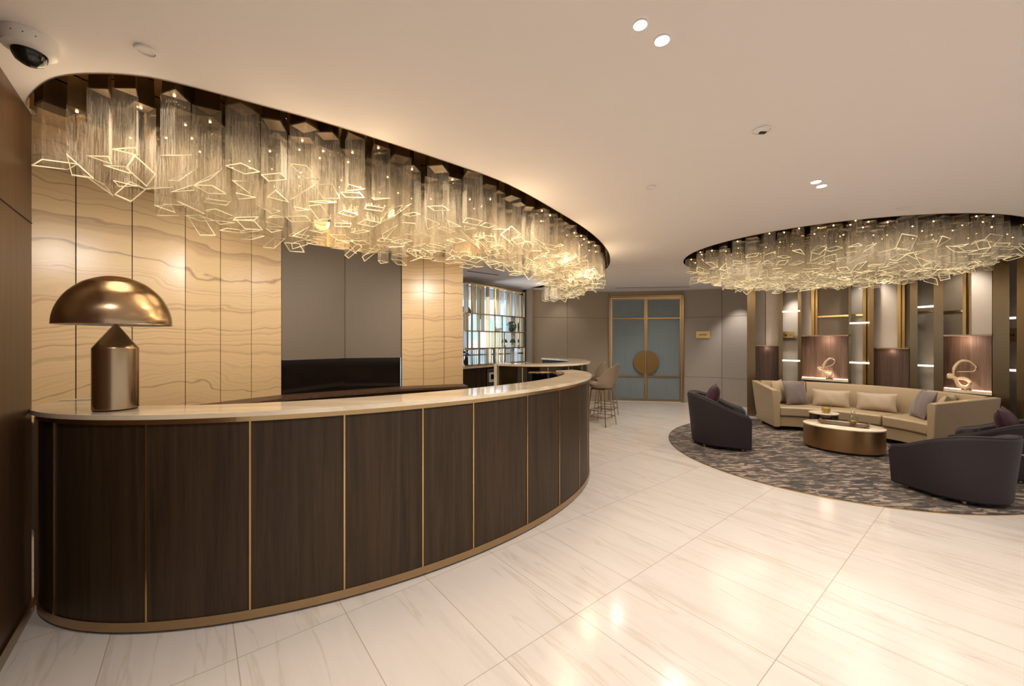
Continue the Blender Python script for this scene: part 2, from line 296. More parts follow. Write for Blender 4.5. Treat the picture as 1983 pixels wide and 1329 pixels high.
# ---- mesh helpers (all coordinates in metres, world space unless the parent is rotated later)
def link(o): S.collection.objects.link(o); return o
def obj(name, bm, m, parent=None, smooth=False, bevel=0, rel=True):
    bmesh.ops.remove_doubles(bm, verts=bm.verts, dist=1e-6)
    bmesh.ops.recalc_face_normals(bm, faces=bm.faces)
    if parent is not None and rel:
        root = parent; off = Vector((0, 0, 0))
        while root is not None: off += root.location; root = root.parent
        bmesh.ops.translate(bm, verts=bm.verts, vec=-off)
    me = bpy.data.meshes.new(name); bm.to_mesh(me); bm.free()
    for k in (m if isinstance(m, (list, tuple)) else [m]): me.materials.append(k)
    if smooth:
        for p in me.polygons: p.use_smooth = True
        try: me.set_sharp_from_angle(angle=math.radians(38))
        except Exception: pass
    o = bpy.data.objects.new(name, me); link(o)
    if parent is not None: o.parent = parent
    if bevel:
        b = o.modifiers.new('bevel', 'BEVEL'); b.width = bevel; b.segments = 2; b.limit_method = 'ANGLE'; b.angle_limit = math.radians(40)
    return o
def tag(o, label, cat, group=None, kind=None):
    o['label'] = label; o['category'] = cat
    if group: o['group'] = group
    if kind: o['kind'] = kind
    return o
def thing(name, loc, label=None, cat=None, group=None, kind=None):
    o = bpy.data.objects.new(name, None); link(o); o.location = loc; o.empty_display_size = .1
    if label: o['label'] = label
    if cat: o['category'] = cat
    if group: o['group'] = group
    if kind: o['kind'] = kind
    return o
def struct(name, bm, m, **k):
    o = obj(name, bm, m, **k); o['kind'] = 'structure'; return o
def copy_tree(o, parent=None):
    c = o.copy(); link(c); c.parent = parent
    for ch in list(o.children): copy_tree(ch, c)
    return c
def B(): return bmesh.new()
def box(bm, x0, x1, y0, y1, z0, z1, mi=0):
    v = [bm.verts.new((x, y, z)) for z in (z0, z1) for x, y in ((x0, y0), (x1, y0), (x1, y1), (x0, y1))]
    fs = [bm.faces.new([v[i] for i in f]) for f in ((0, 3, 2, 1), (4, 5, 6, 7), (0, 1, 5, 4), (1, 2, 6, 5), (2, 3, 7, 6), (3, 0, 4, 7))]
    for f in fs: f.material_index = mi
def prism(bm, pts, z0, z1, mi=0, top=None):
    n = len(pts); a = [bm.verts.new((p[0], p[1], z0)) for p in pts]
    tp = top or pts
    b = [bm.verts.new((tp[i][0], tp[i][1], z1)) for i in range(n)]
    for i in range(n):
        bm.faces.new((a[i], a[(i+1) % n], b[(i+1) % n], b[i])).material_index = mi
    if n <= 4:
        bm.faces.new(a[::-1]).material_index = mi; bm.faces.new(b).material_index = mi
    else:
        for t in tessellate_polygon([[Vector((p[0], p[1], 0)) for p in pts]]):
            bm.faces.new([a[i] for i in t]).material_index = mi; bm.faces.new([b[i] for i in t]).material_index = mi
def bar(bm, p, q, th, z0, z1, mi=0, side=0):
    """upright board between plan points p and q, thickness th (side: 0 centred, 1 to the left of p>q)"""
    d = Vector((q[0]-p[0], q[1]-p[1])); n = Vector((-d.y, d.x)).normalized()
    a, b = ((-th/2, th/2) if side == 0 else ((0, th) if side == 1 else (-th, 0)))
    prism(bm, [(p[0]+n.x*a, p[1]+n.y*a), (q[0]+n.x*a, q[1]+n.y*a), (q[0]+n.x*b, q[1]+n.y*b), (p[0]+n.x*b, p[1]+n.y*b)], z0, z1, mi)
def band(bm, A, Bp, z0, z1, mi=0, zt=None):
    """solid between two matching open plan curves"""
    n = len(A)
    def row(z): return [(bm.verts.new((A[i][0], A[i][1], z)), bm.verts.new((Bp[i][0], Bp[i][1], z))) for i in range(n)]
    lo, hi = row(z0), row(z1)
    for i in range(n-1):
        for f in ((lo[i][0], lo[i+1][0], hi[i+1][0], hi[i][0]), (lo[i][1], hi[i][1], hi[i+1][1], lo[i+1][1]),
                  (hi[i][0], hi[i+1][0], hi[i+1][1], hi[i][1]), (lo[i][0], lo[i][1], lo[i+1][1], lo[i+1][0])):
            bm.faces.new(f).material_index = mi
    bm.faces.new((lo[0][0], hi[0][0], hi[0][1], lo[0][1])).material_index = mi
    bm.faces.new((lo[-1][0], lo[-1][1], hi[-1][1], hi[-1][0])).material_index = mi
def lathe(bm, prof, c=(0, 0, 0), n=32, sx=1, sy=1, mi=0, rot=0):
    rings = []
    for r, z in prof:
        if r < 1e-5: rings.append([bm.verts.new((c[0], c[1], c[2]+z))])
        else:
            ring = []
            for i in range(n):
                a = 2*PI*i/n; x, y = r*sx*math.cos(a), r*sy*math.sin(a)
                ring.append(bm.verts.new((c[0]+x*math.cos(rot)-y*math.sin(rot), c[1]+x*math.sin(rot)+y*math.cos(rot), c[2]+z)))
            rings.append(ring)
    for a, b in zip(rings, rings[1:]):
        if len(a) == 1 and len(b) == 1: continue
        for i in range(n):
            j = (i+1) % n
            if len(a) == 1: f = (a[0], b[j], b[i])
            elif len(b) == 1: f = (a[i], a[j], b[0])
            else: f = (a[i], a[j], b[j], b[i])
            bm.faces.new(f).material_index = mi
    for ring, rev in ((rings[0], True), (rings[-1], False)):
        if len(ring) > 1: bm.faces.new(ring[::-1] if rev else ring).material_index = mi
def tube(bm, pts, r, n=8, closed=False, flat=1.0, mi=0):
    pts = [Vector(p) for p in pts]; m = len(pts); rings = []
    up = Vector((0, 0, 1))
    for i, p in enumerate(pts):
        a = pts[(i-1) % m] if (closed or i > 0) else p; b = pts[(i+1) % m] if (closed or i < m-1) else p
        t = (b-a).normalized(); s = t.cross(up)
        if s.length < 1e-3: s = t.cross(Vector((0, 1, 0)))
        s.normalize(); u = s.cross(t).normalized(); rr = r[i] if isinstance(r, (list, tuple)) else r
        rings.append([bm.verts.new(p+s*math.cos(2*PI*k/n)*rr*flat+u*math.sin(2*PI*k/n)*rr) for k in range(n)])
    for i in range(m if closed else m-1):
        a, b = rings[i], rings[(i+1) % m]
        for k in range(n): bm.faces.new((a[k], a[(k+1) % n], b[(k+1) % n], b[k])).material_index = mi
    if not closed:
        bm.faces.new(rings[0][::-1]).material_index = mi; bm.faces.new(rings[-1]).material_index = mi
def spline(pts, k=6, closed=False):
    pts = [Vector(p) for p in pts]; n = len(pts); out = []
    for i in range(n if closed else n-1):
        g = lambda j: pts[j % n] if closed else pts[max(0, min(n-1, j))]
        p0, p1, p2, p3 = g(i-1), g(i), g(i+1), g(i+2)
        for s in range(k):
            t = s/k
            out.append(.5*((2*p1)+(-p0+p2)*t+(2*p0-5*p1+4*p2-p3)*t*t+(-p0+3*p1-3*p2+p3)*t**3))
    if not closed: out.append(pts[-1])
    return out
def sp2(pts, k=6, closed=False): return [(v.x, v.y) for v in spline([(p[0], p[1], 0) for p in pts], k, closed)]
def inside(p, poly):
    r = False; n = len(poly)
    for i in range(n):
        (x1, y1), (x2, y2) = poly[i], poly[(i+1) % n]
        if (y1 > p[1]) != (y2 > p[1]) and p[0] < (x2-x1)*(p[1]-y1)/(y2-y1)+x1: r = not r
    return r
def edge_dist(p, poly):
    best = 9; P_ = Vector(p); n = len(poly)
    for i in range(n):
        a = Vector(poly[i]); b = Vector(poly[(i+1) % n]); d = b-a
        t = max(0, min(1, (P_-a).dot(d)/max(d.length_squared, 1e-9))); best = min(best, (a+d*t-P_).length)
    return best

# ================================================================ SHELL
EC = (-1.044, 3.821); EA, EB, ET = 2.298, 1.325, math.radians(40.81)
E1 = (math.cos(ET), math.sin(ET)); E2 = (-math.sin(ET), math.cos(ET))
def ell(phi, off=0):
    a, b = (EA+off)*math.cos(phi), (EB+off)*math.sin(phi)
    return (EC[0]+a*E1[0]+b*E2[0], EC[1]+a*E1[1]+b*E2[1])
L0 = (-2.364, 1.817); LD = (-.643, .766); LN = (.766, .643)
def wl(t, o=0): return (L0[0]+LD[0]*t+LN[0]*o, L0[1]+LD[1]*t+LN[1]*o)
ONX = [(-4.95, 2.55), P(60, 3.17), P(147, 3.38), P(256, 3.67), P(359, 3.98), P(427, 4.25), P(487, 4.53), P(545, 4.82)]
ONX2 = [P(778, 5.74), P(820, 5.86), P(860, 5.97), P(897, 6.07)]

bm = B(); box(bm, -6, 9.5, -4, 12, -.1, 0); struct('floor', bm, M['floor'])
REC_OUT = [(-5.2, 1.9), (-3.1, 2.0), (-2.70, 2.205), (-2.60, 2.11), (-2.49, 2.03), (-2.3, 1.93), (-2.16, 1.88), (-2.0, 1.86), (-1.82, 1.87), (-1.66, 1.92), (-1.36, 2.1), (-1.01, 2.33),
           (-.45, 2.78), (-.03, 3.17), (.41, 3.78), (.85, 4.46), (1.21, 5.18), (1.46, 5.87), (1.62, 6.63), (1.62, 7.5), (1.42, 8.3), (1.0, 9.0), (.42, 9.3)]
REC_IN = [(.86, 8.45), (.78, 7.6), (.45, 6.75), (-.1, 6.15), (-.7, 5.85), (-1.3, 5.9)]
bk_onx = [(x-.02, y+.12) for x, y in ([ONX2[0]] + ONX[::-1])]
rec1 = sp2(REC_OUT, 5) + sp2([(.42, 9.3)] + REC_IN, 4)[1:] + bk_onx
rec1 = [p for i, p in enumerate(rec1) if i == 0 or (Vector(p)-Vector(rec1[i-1])).length > .01]
rec2 = [(4.5+1.92*math.cos(2*PI*i/72), 5.6+1.72*math.sin(2*PI*i/72)) for i in range(72)]
bm = B()
outer = [(-6, -4), (9.5, -4), (9.5, 12), (-6, 12)]
loops = [outer, rec1, rec2]
flat = [p for l in loops for p in l]; vs = [bm.verts.new((p[0], p[1], ZC)) for p in flat]
for t in tessellate_polygon([[Vector((p[0], p[1], 0)) for p in l] for l in loops]):
    try: bm.faces.new([vs[i] for i in t])
    except Exception: pass
struct('ceiling', bm, M['ceil'])
for nm, rec in (('trim_1', rec1), ('trim_2', rec2)):
    bm = B(); n = len(rec)
    a = [bm.verts.new((p[0], p[1], ZC-.004)) for p in rec]; b = [bm.verts.new((p[0], p[1], ZR)) for p in rec]
    for i in range(n): bm.faces.new((a[i], a[(i+1) % n], b[(i+1) % n], b[i]))
    for t in tessellate_polygon([[Vector((p[0], p[1], 0)) for p in rec]]):
        bm.faces.new([b[i] for i in t])
    struct(nm, bm, M['mirror'])
# left timber wall
bm = B(); prism(bm, [wl(-1.35), wl(.50), wl(.50, -.28), wl(-1.35, -.28)], 0, ZC)
wlft = struct('wall_left', bm, M['wood_left'])
bm = B(); prism(bm, [wl(-1.35, .003), wl(.497, .003), wl(.497, -.01), wl(-1.35, -.01)], 2.158, 2.163); obj('panel_joint', bm, M['seam'], wlft)
bm = B(); prism(bm, [wl(-1.35, .012), wl(.50, .012), wl(.50, -.002), wl(-1.35, -.002)], 0, .07); struct('baseboard_left', bm, M['bronze'])
# onyx wall
wb = thing('wall_back', (-3, 4.6, 0), kind='structure')
def between(a, b, t): return (a[0]+(b[0]-a[0])*t, a[1]+(b[1]-a[1])*t)
for L_ in (ONX, ONX2):
    for a, b in zip(L_, L_[1:]):
        ln = math.dist(a, b); g = .0035/ln
        bm = B(); bar(bm, between(a, b, g), between(a, b, 1-g), .03, .85, ZR-.001, side=1); obj('onyx_panel', bm, M['onyx'], wb)
    bm = B()
    for a, b in zip(L_, L_[1:]):
        d = Vector((b[0]-a[0], b[1]-a[1])).normalized(); n = Vector((-d.y, d.x))*.02
        bar(bm, (a[0]+n.x, a[1]+n.y), (b[0]+n.x, b[1]+n.y), .10, 0, ZR-.001, side=1)
    obj('backing', bm, M['seam'], wb)
# fabric niche between the two onyx runs
A, C_ = ONX[-1], ONX2[0]
dv = Vector((C_[0]-A[0], C_[1]-A[1])).normalized(); nv = Vector((-dv.y, dv.x))
Mi = P(668, 5.50)
A2 = (A[0]+nv.x*.02, A[1]+nv.y*.02); C2 = (C_[0]+nv.x*.02, C_[1]+nv.y*.02)
for a, b in ((A2, Mi), (Mi, C2)):
    bm = B(); bar(bm, between(a, b, .004), between(a, b, .996), .03, 1.27, ZR-.001, side=1); obj('fabric_panel', bm, M['fabric_n'], wb)
bm = B(); bar(bm, (A2[0]+nv.x*.03, A2[1]+nv.y*.03), (Mi[0]+nv.x*.03, Mi[1]+nv.y*.03), .03, .80, 1.27, side=1)
bar(bm, (Mi[0]+nv.x*.03, Mi[1]+nv.y*.03), (C2[0]+nv.x*.03, C2[1]+nv.y*.03), .03, .80, 1.27, side=1); obj('splashback', bm, M['blackm'], wb)
bm = B(); bar(bm, (A2[0]+nv.x*.32, A2[1]+nv.y*.32), (C2[0]+nv.x*.32, C2[1]+nv.y*.32), .05, 0, ZR-.001, side=1); obj('backing', bm, M['dark'], wb)
# return wall hidden behind the onyx end
E_ = ONX2[-1]
bm = B(); bar(bm, (E_[0]-.01, E_[1]+.02), (E_[0]-.75, E_[1]+1.5), .08, 0, ZC, side=1); struct('wall_return', bm, M['onyx'])
# back cabinet run under the onyx
run = ONX[1:] + ONX2
def offs(L_, o):
    out = []
    for i, p in enumerate(L_):
        a = L_[max(0, i-1)]; b = L_[min(len(L_)-1, i+1)]; d = Vector((b[0]-a[0], b[1]-a[1])).normalized()
        out.append((p[0]+d.y*o, p[1]-d.x*o))
    return out
cab = thing('back_cabinet', (-2.6, 4.5, 0), 'long low walnut cabinet running under the honey onyx wall behind the reception desk', 'cabinet')
bm = B(); band(bm, run, offs(run, .34), .82, .85); obj('worktop', bm, M['wood_left'], cab)
for a, b in zip(offs(run, .30), offs(run, .30)[1:]):
    bm = B(); ln = math.dist(a, b); g = .004/ln; k = 1 if ln < .6 else 3
    for j in range(k):
        bar(bm, between(a, b, j/k+g), between(a, b, (j+1)/k-g), .02, .08, .815, side=1)
    obj('door', bm, M['wood'], cab)
bm = B(); band(bm, offs(run, .0), offs(run, .275), .0, .815); obj('carcass', bm, M['seam'], cab)

# window wall, display shelf, far walls
WA, WB = (-1.15, 7.42), (.36, 9.42)
wd = Vector((WB[0]-WA[0], WB[1]-WA[1])); WLN = wd.length; wd.normalize(); wn = Vector((-wd.y, wd.x))
def W_(t, o=0): return (WA[0]+wd.x*t+wn.x*o, WA[1]+wd.y*t+wn.y*o)
def wt(px):  # distance along the window line seen at pixel column px
    k = (px-991.5)/FPX; return (k*WA[1]-WA[0])/(wd.x-k*wd.y)
win = thing('window_1', (WA[0], WA[1], 0), kind='structure')
bm = B(); bar(bm, W_(-.6, .26), W_(WLN+.45, .26), .012, .9, 2.66); obj('pane', bm, M['pane'], win)
bm = B()
for z in (.9, 1.22, 2.66): bar(bm, W_(-.6, .26), W_(WLN+.45, .26), .04, z-.015, z+.015)
for i in range(5): bar(bm, W_(-.5+i*.78, .26), W_(-.465+i*.78, .26), .04, .9, 2.66)
obj('frame', bm, M['bronze'], win)
bm = B(); bar(bm, W_(-.8, .34), W_(WLN+.45, .34), .2, 2.68, ZC); bar(bm, W_(-.8, .34), W_(WLN+.45, .34), .2, 0, .88); struct('wall_window', bm, M['fabric_w'])
bm = B(); bar(bm, W_(-3.5, 3.0), W_(WLN+3, 3.0), .02, -.5, 5); o = obj('sky_backdrop', bm, M['sky']); tag(o, 'pale blue daylight sky seen through the window behind the shelf', 'sky'); o['kind'] = 'structure'
bm = B(); random.seed(3)
for i in range(60):
    bar(bm, W_(-.8+i*.075, 1.3), W_(-.785+i*.075, 1.3), .015, .75, 1.30)
bar(bm, W_(-1, 1.3), W_(WLN+1.5, 1.3), .03, 1.30, 1.335)
o = obj('railing', bm, M['dark']); tag(o, 'dark outdoor balcony railing beyond the far window', 'railing')
bm = B()
for i in range(26):
    x, y = W_(-.6+i*.13+random.uniform(-.05, .05), 2.2); r = random.uniform(.08, .17)
    lathe(bm, [(0, -r), (r*.8, -r*.6), (r, 0), (r*.7, r*.65), (0, r)], (x, y, 2.38+random.uniform(-.05, .02) if i % 3 else 2.3), 8)
o = obj('tree_line', bm, M['green']); tag(o, 'dark treetops on the skyline outside the far window', 'trees', kind='stuff')
bm = B()
for t0, t1 in ((wt(942), wt(953)), (wt(1003), wt(1012))):
    n = 9
    for i in range(n):
        a = t0+(t1-t0)*i/n; b = t0+(t1-t0)*(i+1)/n
        bar(bm, W_(a, .20+.02*(i % 2)), W_(b, .20+.02*((i+1) % 2)), .01, 1.0 if t0 > wt(970) else 1.98, 2.62)
o = obj('curtain', bm, M['curtain']); tag(o, 'pale sheer curtain hanging inside the window behind the brass shelf', 'curtain')
# brass display shelf standing on the sill
shelf = thing('display_shelf', (*W_(WLN/2), 1.03), 'open brass grid display shelf standing on the sill in front of the window', 'shelf')
ZS = [1.03, 1.365, 1.715, 2.07, 2.66]
t0, t1 = wt(899), wt(1017)
for z in ZS:
    bm = B(); bar(bm, W_(t0, .08), W_(t1, .08), .20, z-.012, z+.010); obj('shelf_board', bm, M['brass'], shelf)
for px, za, zb in ((905, 0, 4), (913.5, 0, 4), (957.5, 0, 4), (976, 0, 2), (1004, 1, 3), (1015, 0, 4)):
    bm = B(); t = wt(px); bar(bm, W_(t-.014, -.005), W_(t+.014, -.005), .03, ZS[za], ZS[zb]); obj('upright', bm, M['brass'], shelf)
random.seed(5)
slat = [(905, 3), (922, 3), (930, 3), (938, 3), (948, 3), (968, 3), (977, 3), (988, 3), (997, 3), (1006, 3), (904, 2), (930, 2), (938, 2), (948, 2), (1008, 2), (903, 1), (948, 1), (958, 1), (968, 1), (1008, 1), (946, 0), (952, 0), (966, 0), (1003, 0)]
for px, r in slat:
    bm = B(); t = wt(px); a = W_(t-.005, .0); b = W_(t+.005, .10); bar(bm, a, b, .010, ZS[r]+.01, ZS[r+1]-.012); obj('mirror_fin', bm, M['steel'] if px % 2 else M['bronze'], shelf)
bm = B(); bar(bm, W_(-.5, .12), W_(wt(962)+.05, .12), .55, .98, 1.018); tag(obj('window_counter', bm, M['slab']), 'white stone worktop under the brass display shelf', 'worktop')
bm = B(); bar(bm, W_(wt(961), .12), W_(WLN+.02, .12), .36, .98, 1.018); bar(bm, W_(wt(961), .12), W_(WLN+.02, .12), .34, 0, .98); struct('trim_3', bm, M['slab'])
bc = thing('base_cabinet', (*W_(.6), 0), 'dark walnut base cabinet below the white worktop by the window', 'cabinet')
bm = B(); bar(bm, W_(-.5, .14), W_(wt(934), .14), .48, 0, .98); obj('body', bm, M['wood'], bc)
bm = B(); bar(bm, W_(wt(915), -.105), W_(wt(916.0), -.105), .012, .02, .97); obj('door_gap', bm, M['seam'], bc)
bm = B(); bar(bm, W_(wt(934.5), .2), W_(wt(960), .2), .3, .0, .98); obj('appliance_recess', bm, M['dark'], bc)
cm = thing('coffee_machine', (*W_(wt(946), -.03), .52), 'grey steel coffee machine built in beside the bar end below the worktop', 'appliance')
a_, b_ = wt(937), wt(956)
bm = B(); bar(bm, W_(a_, -.03), W_(b_, -.03), .12, .45, .93); obj('body', bm, M['steel'], cm, bevel=.01)
bm = B(); bar(bm, W_(a_+.06, -.095), W_(b_-.06, -.095), .02, .66, .86); obj('front_panel', bm, M['white'], cm)
bm = B(); bar(bm, W_(a_+.10, -.11), W_(b_-.10, -.11), .02, .72, .82); obj('nozzle_bay', bm, M['black'], cm)
bm = B(); tube(bm, [(*W_(a_-.02, -.11), .46), (*W_(a_-.02, -.11), .93), (*W_(b_, -.11), .93)], .012); obj('handle', bm, M['steel'], cm)
# what stands on the shelf
def sat(px, z, o=.06): p = W_(wt(px), o); return (p[0], p[1], z)
c = sat(968, 1.727)
bm = B(); prof = [(-.10, .0), (-.11, .10), (-.04, .05), (.03, .07), (.12, .08), (.09, .02), (.03, 0)]
n = Vector((wn.x, wn.y, 0))*.03
top = [bm.verts.new((c[0]+wd.x*u+n.x, c[1]+wd.y*u+n.y, c[2]+v)) for u, v in prof]; bot = [bm.verts.new((c[0]+wd.x*u-n.x, c[1]+wd.y*u-n.y, c[2]+v)) for u, v in prof]
bm.faces.new(top); bm.faces.new(bot[::-1])
for i in range(7): bm.faces.new((top[i], bot[i], bot[(i+1) % 7], top[(i+1) % 7]))
tag(obj('boat_ornament', bm, M['cer'], bevel=.006), 'small boat-shaped ceramic ornament left of the moss ball on the brass shelf', 'ornament')
c = sat(994.5, 1.727)
mb = thing('moss_ball', c, 'round green moss ball in a glass bowl on the brass shelf', 'plant')
bm = B(); r = .11; lathe(bm, [(0, .02)]+[(r*math.sin(PI*i/10), .02+r-r*math.cos(PI*i/10)) for i in range(1, 10)]+[(0, .02+2*r)], c, 20); obj('moss', bm, M['green'], mb, True)
bm = B(); lathe(bm, [(.04, 0), (.10, .03), (.122, .10), (.115, .17), (.10, .20)], c, 20); obj('bowl', bm, M['clear'], mb, True)
for px, lab in ((981, 'small dome-shaped topiary on the brass shelf, the left one below the moss ball'), (997, 'small dome-shaped topiary on the brass shelf, the right one below the moss ball')):
    c = sat(px, 1.376)
    tp = thing('topiary', c, lab, 'plant', 'little topiaries on the brass shelf')
    bm = B(); lathe(bm, [(.03, 0), (.035, .05), (.03, .05)], c, 12); obj('pot', bm, M['cer'], tp)
    bm = B(); lathe(bm, [(.006, .05), (.006, .11)], c, 6); obj('stem', bm, M['dark'], tp)
    bm = B(); lathe(bm, [(0, .10), (.07, .105), (.06, .15), (.03, .18), (0, .19)], c, 14); obj('foliage', bm, M['green'], tp, True)
c = sat(903.5, 1.04, .02)
fg = thing('dried_flowers', c, 'dark dried flowers in a slim vase at the left end of the window shelf', 'plant')
bm = B(); lathe(bm, [(.03, 0), (.045, .06), (.02, .14), (.025, .16)], c, 12); obj('vase', bm, M['dark'], fg, True)
bm = B()
for i in range(9):
    a = i*.7; tube(bm, [(c[0], c[1], c[2]+.15), (c[0]+.05*math.cos(a), c[1]+.05*math.sin(a), c[2]+.2+.01*i)], .004, 5)
    lathe(bm, [(0, -.02), (.02, 0), (0, .02)], (c[0]+.05*math.cos(a), c[1]+.05*math.sin(a), c[2]+.21+.01*i), 6)
obj('stems', bm, M['burg'], fg)
# far wall with double door
D0, D1 = P(1180, 10.03), P(1323, 9.74)
F0 = (.34, 9.60); F1 = (5.38, 9.0)
wf = thing('wall_far', (2, 9.8, 0), kind='structure')
mid = P(1099, 9.80)
def panels(parent, pts, m, zs=(0, .635, 2.10, ZC), th=.04):
    for a, b in zip(pts, pts[1:]):
        ln = math.dist(a, b); g = .004/ln
        bm = B()
        for z0, z1 in zip(zs, zs[1:]): bar(bm, between(a, b, g), between(a, b, 1-g), th, z0+.003, z1-.003, side=1)
        obj('wall_panel', bm, m, parent)
        bm = B(); d = Vector((b[0]-a[0], b[1]-a[1])).normalized(); n_ = (-d.y*.012, d.x*.012)
        e_ = d*.05; bar(bm, (a[0]+n_[0]*2-e_.x, a[1]+n_[1]*2-e_.y), (b[0]+n_[0]*2+e_.x*(0 if b in (D0, (5.7, 8.8)) else 1), b[1]+n_[1]*2+e_.y*(0 if b in (D0, (5.7, 8.8)) else 1)), .1, 0, ZC, side=1); obj('backing', bm, M['seam'], parent)
panels(wf, [F0, mid, D0], M['fabric'])
panels(wf, [D1, P(1398, 9.42), F1, (5.7, 8.8)], M['fabric_w'])
bm = B(); bar(bm, W_(WLN+.03, -.12), W_(WLN+.03, .03), .04, 0, ZC, side=-1); struct('wall_end', bm, M['fabric'])
bm = B(); bar(bm, D0, D1, .04, 2.665, ZC, side=1); struct('wall_door_head', bm, M['fabric'])
# double door
dd = Vector((D1[0]-D0[0], D1[1]-D0[1])); DL = dd.length; dd.normalize(); dn = Vector((dd.y, -dd.x))
def Dp(t, o=0): return (D0[0]+dd.x*t+dn.x*o, D0[1]+dd.y*t+dn.y*o)
dr = thing('door_1', (*Dp(DL/2), 0), kind='structure')
bm = B(); f = .042
for s0, s1 in ((0, f), (DL-f, DL)): bar(bm, Dp(s0), Dp(s1), .10, 0, 2.66)
bar(bm, Dp(0), Dp(DL), .10, 2.60, 2.66); obj('door_frame', bm, M['dbrass'], dr)
for k, (s0, s1) in enumerate(((f+.01, DL/2-.004), (DL/2+.004, DL-f-.01))):
    bm = B(); r = .036
    for a, b in ((s0, s0+r), (s1-r, s1)): bar(bm, Dp(a, .005), Dp(b, .005), .05, .01, 2.59)
    for z, h_ in ((.035, .05), (.63, .03), (2.085, .03), (2.57, .04)): bar(bm, Dp(s0, .005), Dp(s1, .005), .054, z-h_/2, z+h_/2)
    lf = obj('door_leaf', bm, M['dbrass'], dr)
    bm = B(); bar(bm, Dp(s0+.04, 0), Dp(s1-.04, 0), .025, .03, 2.58); obj('leaf_panel', bm, M['blue'], lf)
    bm = B(); sg = -1 if k == 0 else 1; pts = [(sg*.012, 0)]
    R_ = .29; ce = DL/2
    ring = [(ce+sg*(.012+R_*math.sin(PI*i/20)), .985-R_*math.cos(PI*i/20)) for i in range(21)]
    fr = [bm.verts.new((*Dp(s, .075), z)) for s, z in ring]; bk = [bm.verts.new((*Dp(s, .05), z)) for s, z in ring]
    bm.faces.new(fr); bm.faces.new(bk[::-1])
    for i in range(21): bm.faces.new((fr[i], bk[i], bk[(i+1) % 21], fr[(i+1) % 21]))
    obj('door_handle', bm, M['dhand'], lf)
# brass room sign right of the door
def sign(p, q, z0, z1, label, rows):
    t = thing('wall_sign', ((p[0]+q[0])/2, (p[1]+q[1])/2, z0), label, 'sign')
    bm = B(); bar(bm, p, q, .014, z0, z1); obj('plate', bm, M['plate'], t, bevel=.002)
    d = Vector((q[0]-p[0], q[1]-p[1])); n_ = Vector((d.y, -d.x)).normalized()*.009
    bm = B()
    for (u0, u1, v0, v1) in rows:
        a = (p[0]+d.x*u0+n_.x, p[1]+d.y*u0+n_.y); b = (p[0]+d.x*u1+n_.x, p[1]+d.y*u1+n_.y)
        bar(bm, a, b, .004, z0+(z1-z0)*v0, z0+(z1-z0)*v1)
    obj('lettering', bm, M['seam'], t)
a, b = P(1398, 9.42), D1
def on(pa, pb, px, o):
    k = (px-991.5)/FPX; d = Vector((pb[0]-pa[0], pb[1]-pa[1])); t = (k*pa[1]-pa[0])/(d.x-k*d.y); n_ = Vector((d.y, -d.x)).normalized()
    if n_.dot(Vector((-pa[0], -pa[1]))) < 0: n_ = -n_
    return (pa[0]+d.x*t+n_.x*o, pa[1]+d.y*t+n_.y*o)
glyph = []
x = .18
for wv in (.035, .03, .05, .04, .035, .05, .03, .04, .045, .03):   # illegible small dark capitals
    glyph.append((x, x+.012, .40, .58)); glyph.append((x, x+wv, .54, .58))
    if wv > .035: glyph.append((x+wv-.012, x+wv, .40, .58))
    else: glyph.append((x, x+wv, .40, .44))
    x += wv+.022
sign(on(b, a, 1348, .012), on(b, a, 1374.5, .012), 1.585, 1.755, 'small brass name plate with dark lettering on the grey wall right of the double door', glyph)

# ================================================================ FEATURE WALL (right)
FW = [(1447, 8.22), (1463, 8.15), (1515, 7.92), (1549, 7.70), (1600, 7.36), (1645, 7.10), (1683, 6.84), (1762, 6.40), (1806, 6.14), (1922, 5.50), (1967, 5.27), (2060, 4.88), (2200, 4.3)]
def fwd(px):
    for (a, da), (b, db) in zip(FW, FW[1:]):
        if px <= b: break
    t = (px-a)/(b-a); A_, B_ = P(a, da), P(b, db)
    k = (px-991.5)/FPX; d = (B_[0]-A_[0], B_[1]-A_[1]); s = (k*A_[1]-A_[0])/(d[0]-k*d[1]); return (A_[0]+d[0]*s, A_[1]+d[1]*s)
def fw(px, o=0):
    p = fwd(px); a = fwd(px-8 if px > 1456 else px); b = fwd(px+8); d = Vector((b[0]-a[0], b[1]-a[1])).normalized()
    n_ = Vector((d.y, -d.x))
    if n_.dot(Vector((4.3-p[0], 5.4-p[1]))) < 0: n_ = -n_
    # keep the pixel column: slide toward the camera along the viewing ray so depth layers stay stacked
    v = Vector((-p[0], -p[1])).normalized(); k = o/max(.35, v.dot(n_)); return (p[0]+v.x*k, p[1]+v.y*k)
wr = thing('wall_right', (6.3, 6.6, 0), kind='structure')
bm = B()
pts = [fw(p, -.01) for p, _ in FW]; out = [(p[0]+.12, p[1]+.12) for p in pts]
band(bm, pts, out, 0, ZC); obj('backing', bm, M['fabric_l'], wr)
def fpan(name, x0, x1, z0, z1, m, o0=0, o1=.03):
    bm = B(); a, b, c, d = fw(x0, o1), fw(x1, o1), fw(x1, o0), fw(x0, o0); prism(bm, [a, b, c, d], z0, z1); return obj(name, bm, m, wr)
ZT = ZC-.002
def fin(x0, x1, o1=.20, m='fin', z0=0, z1=ZT):
    return fpan('metal_fin', x0, x1, z0, z1, M[m], .0, o1)
def zz(px, y, o=0): return EYE+(HY-y)*fw(px, o)[1]/FPX
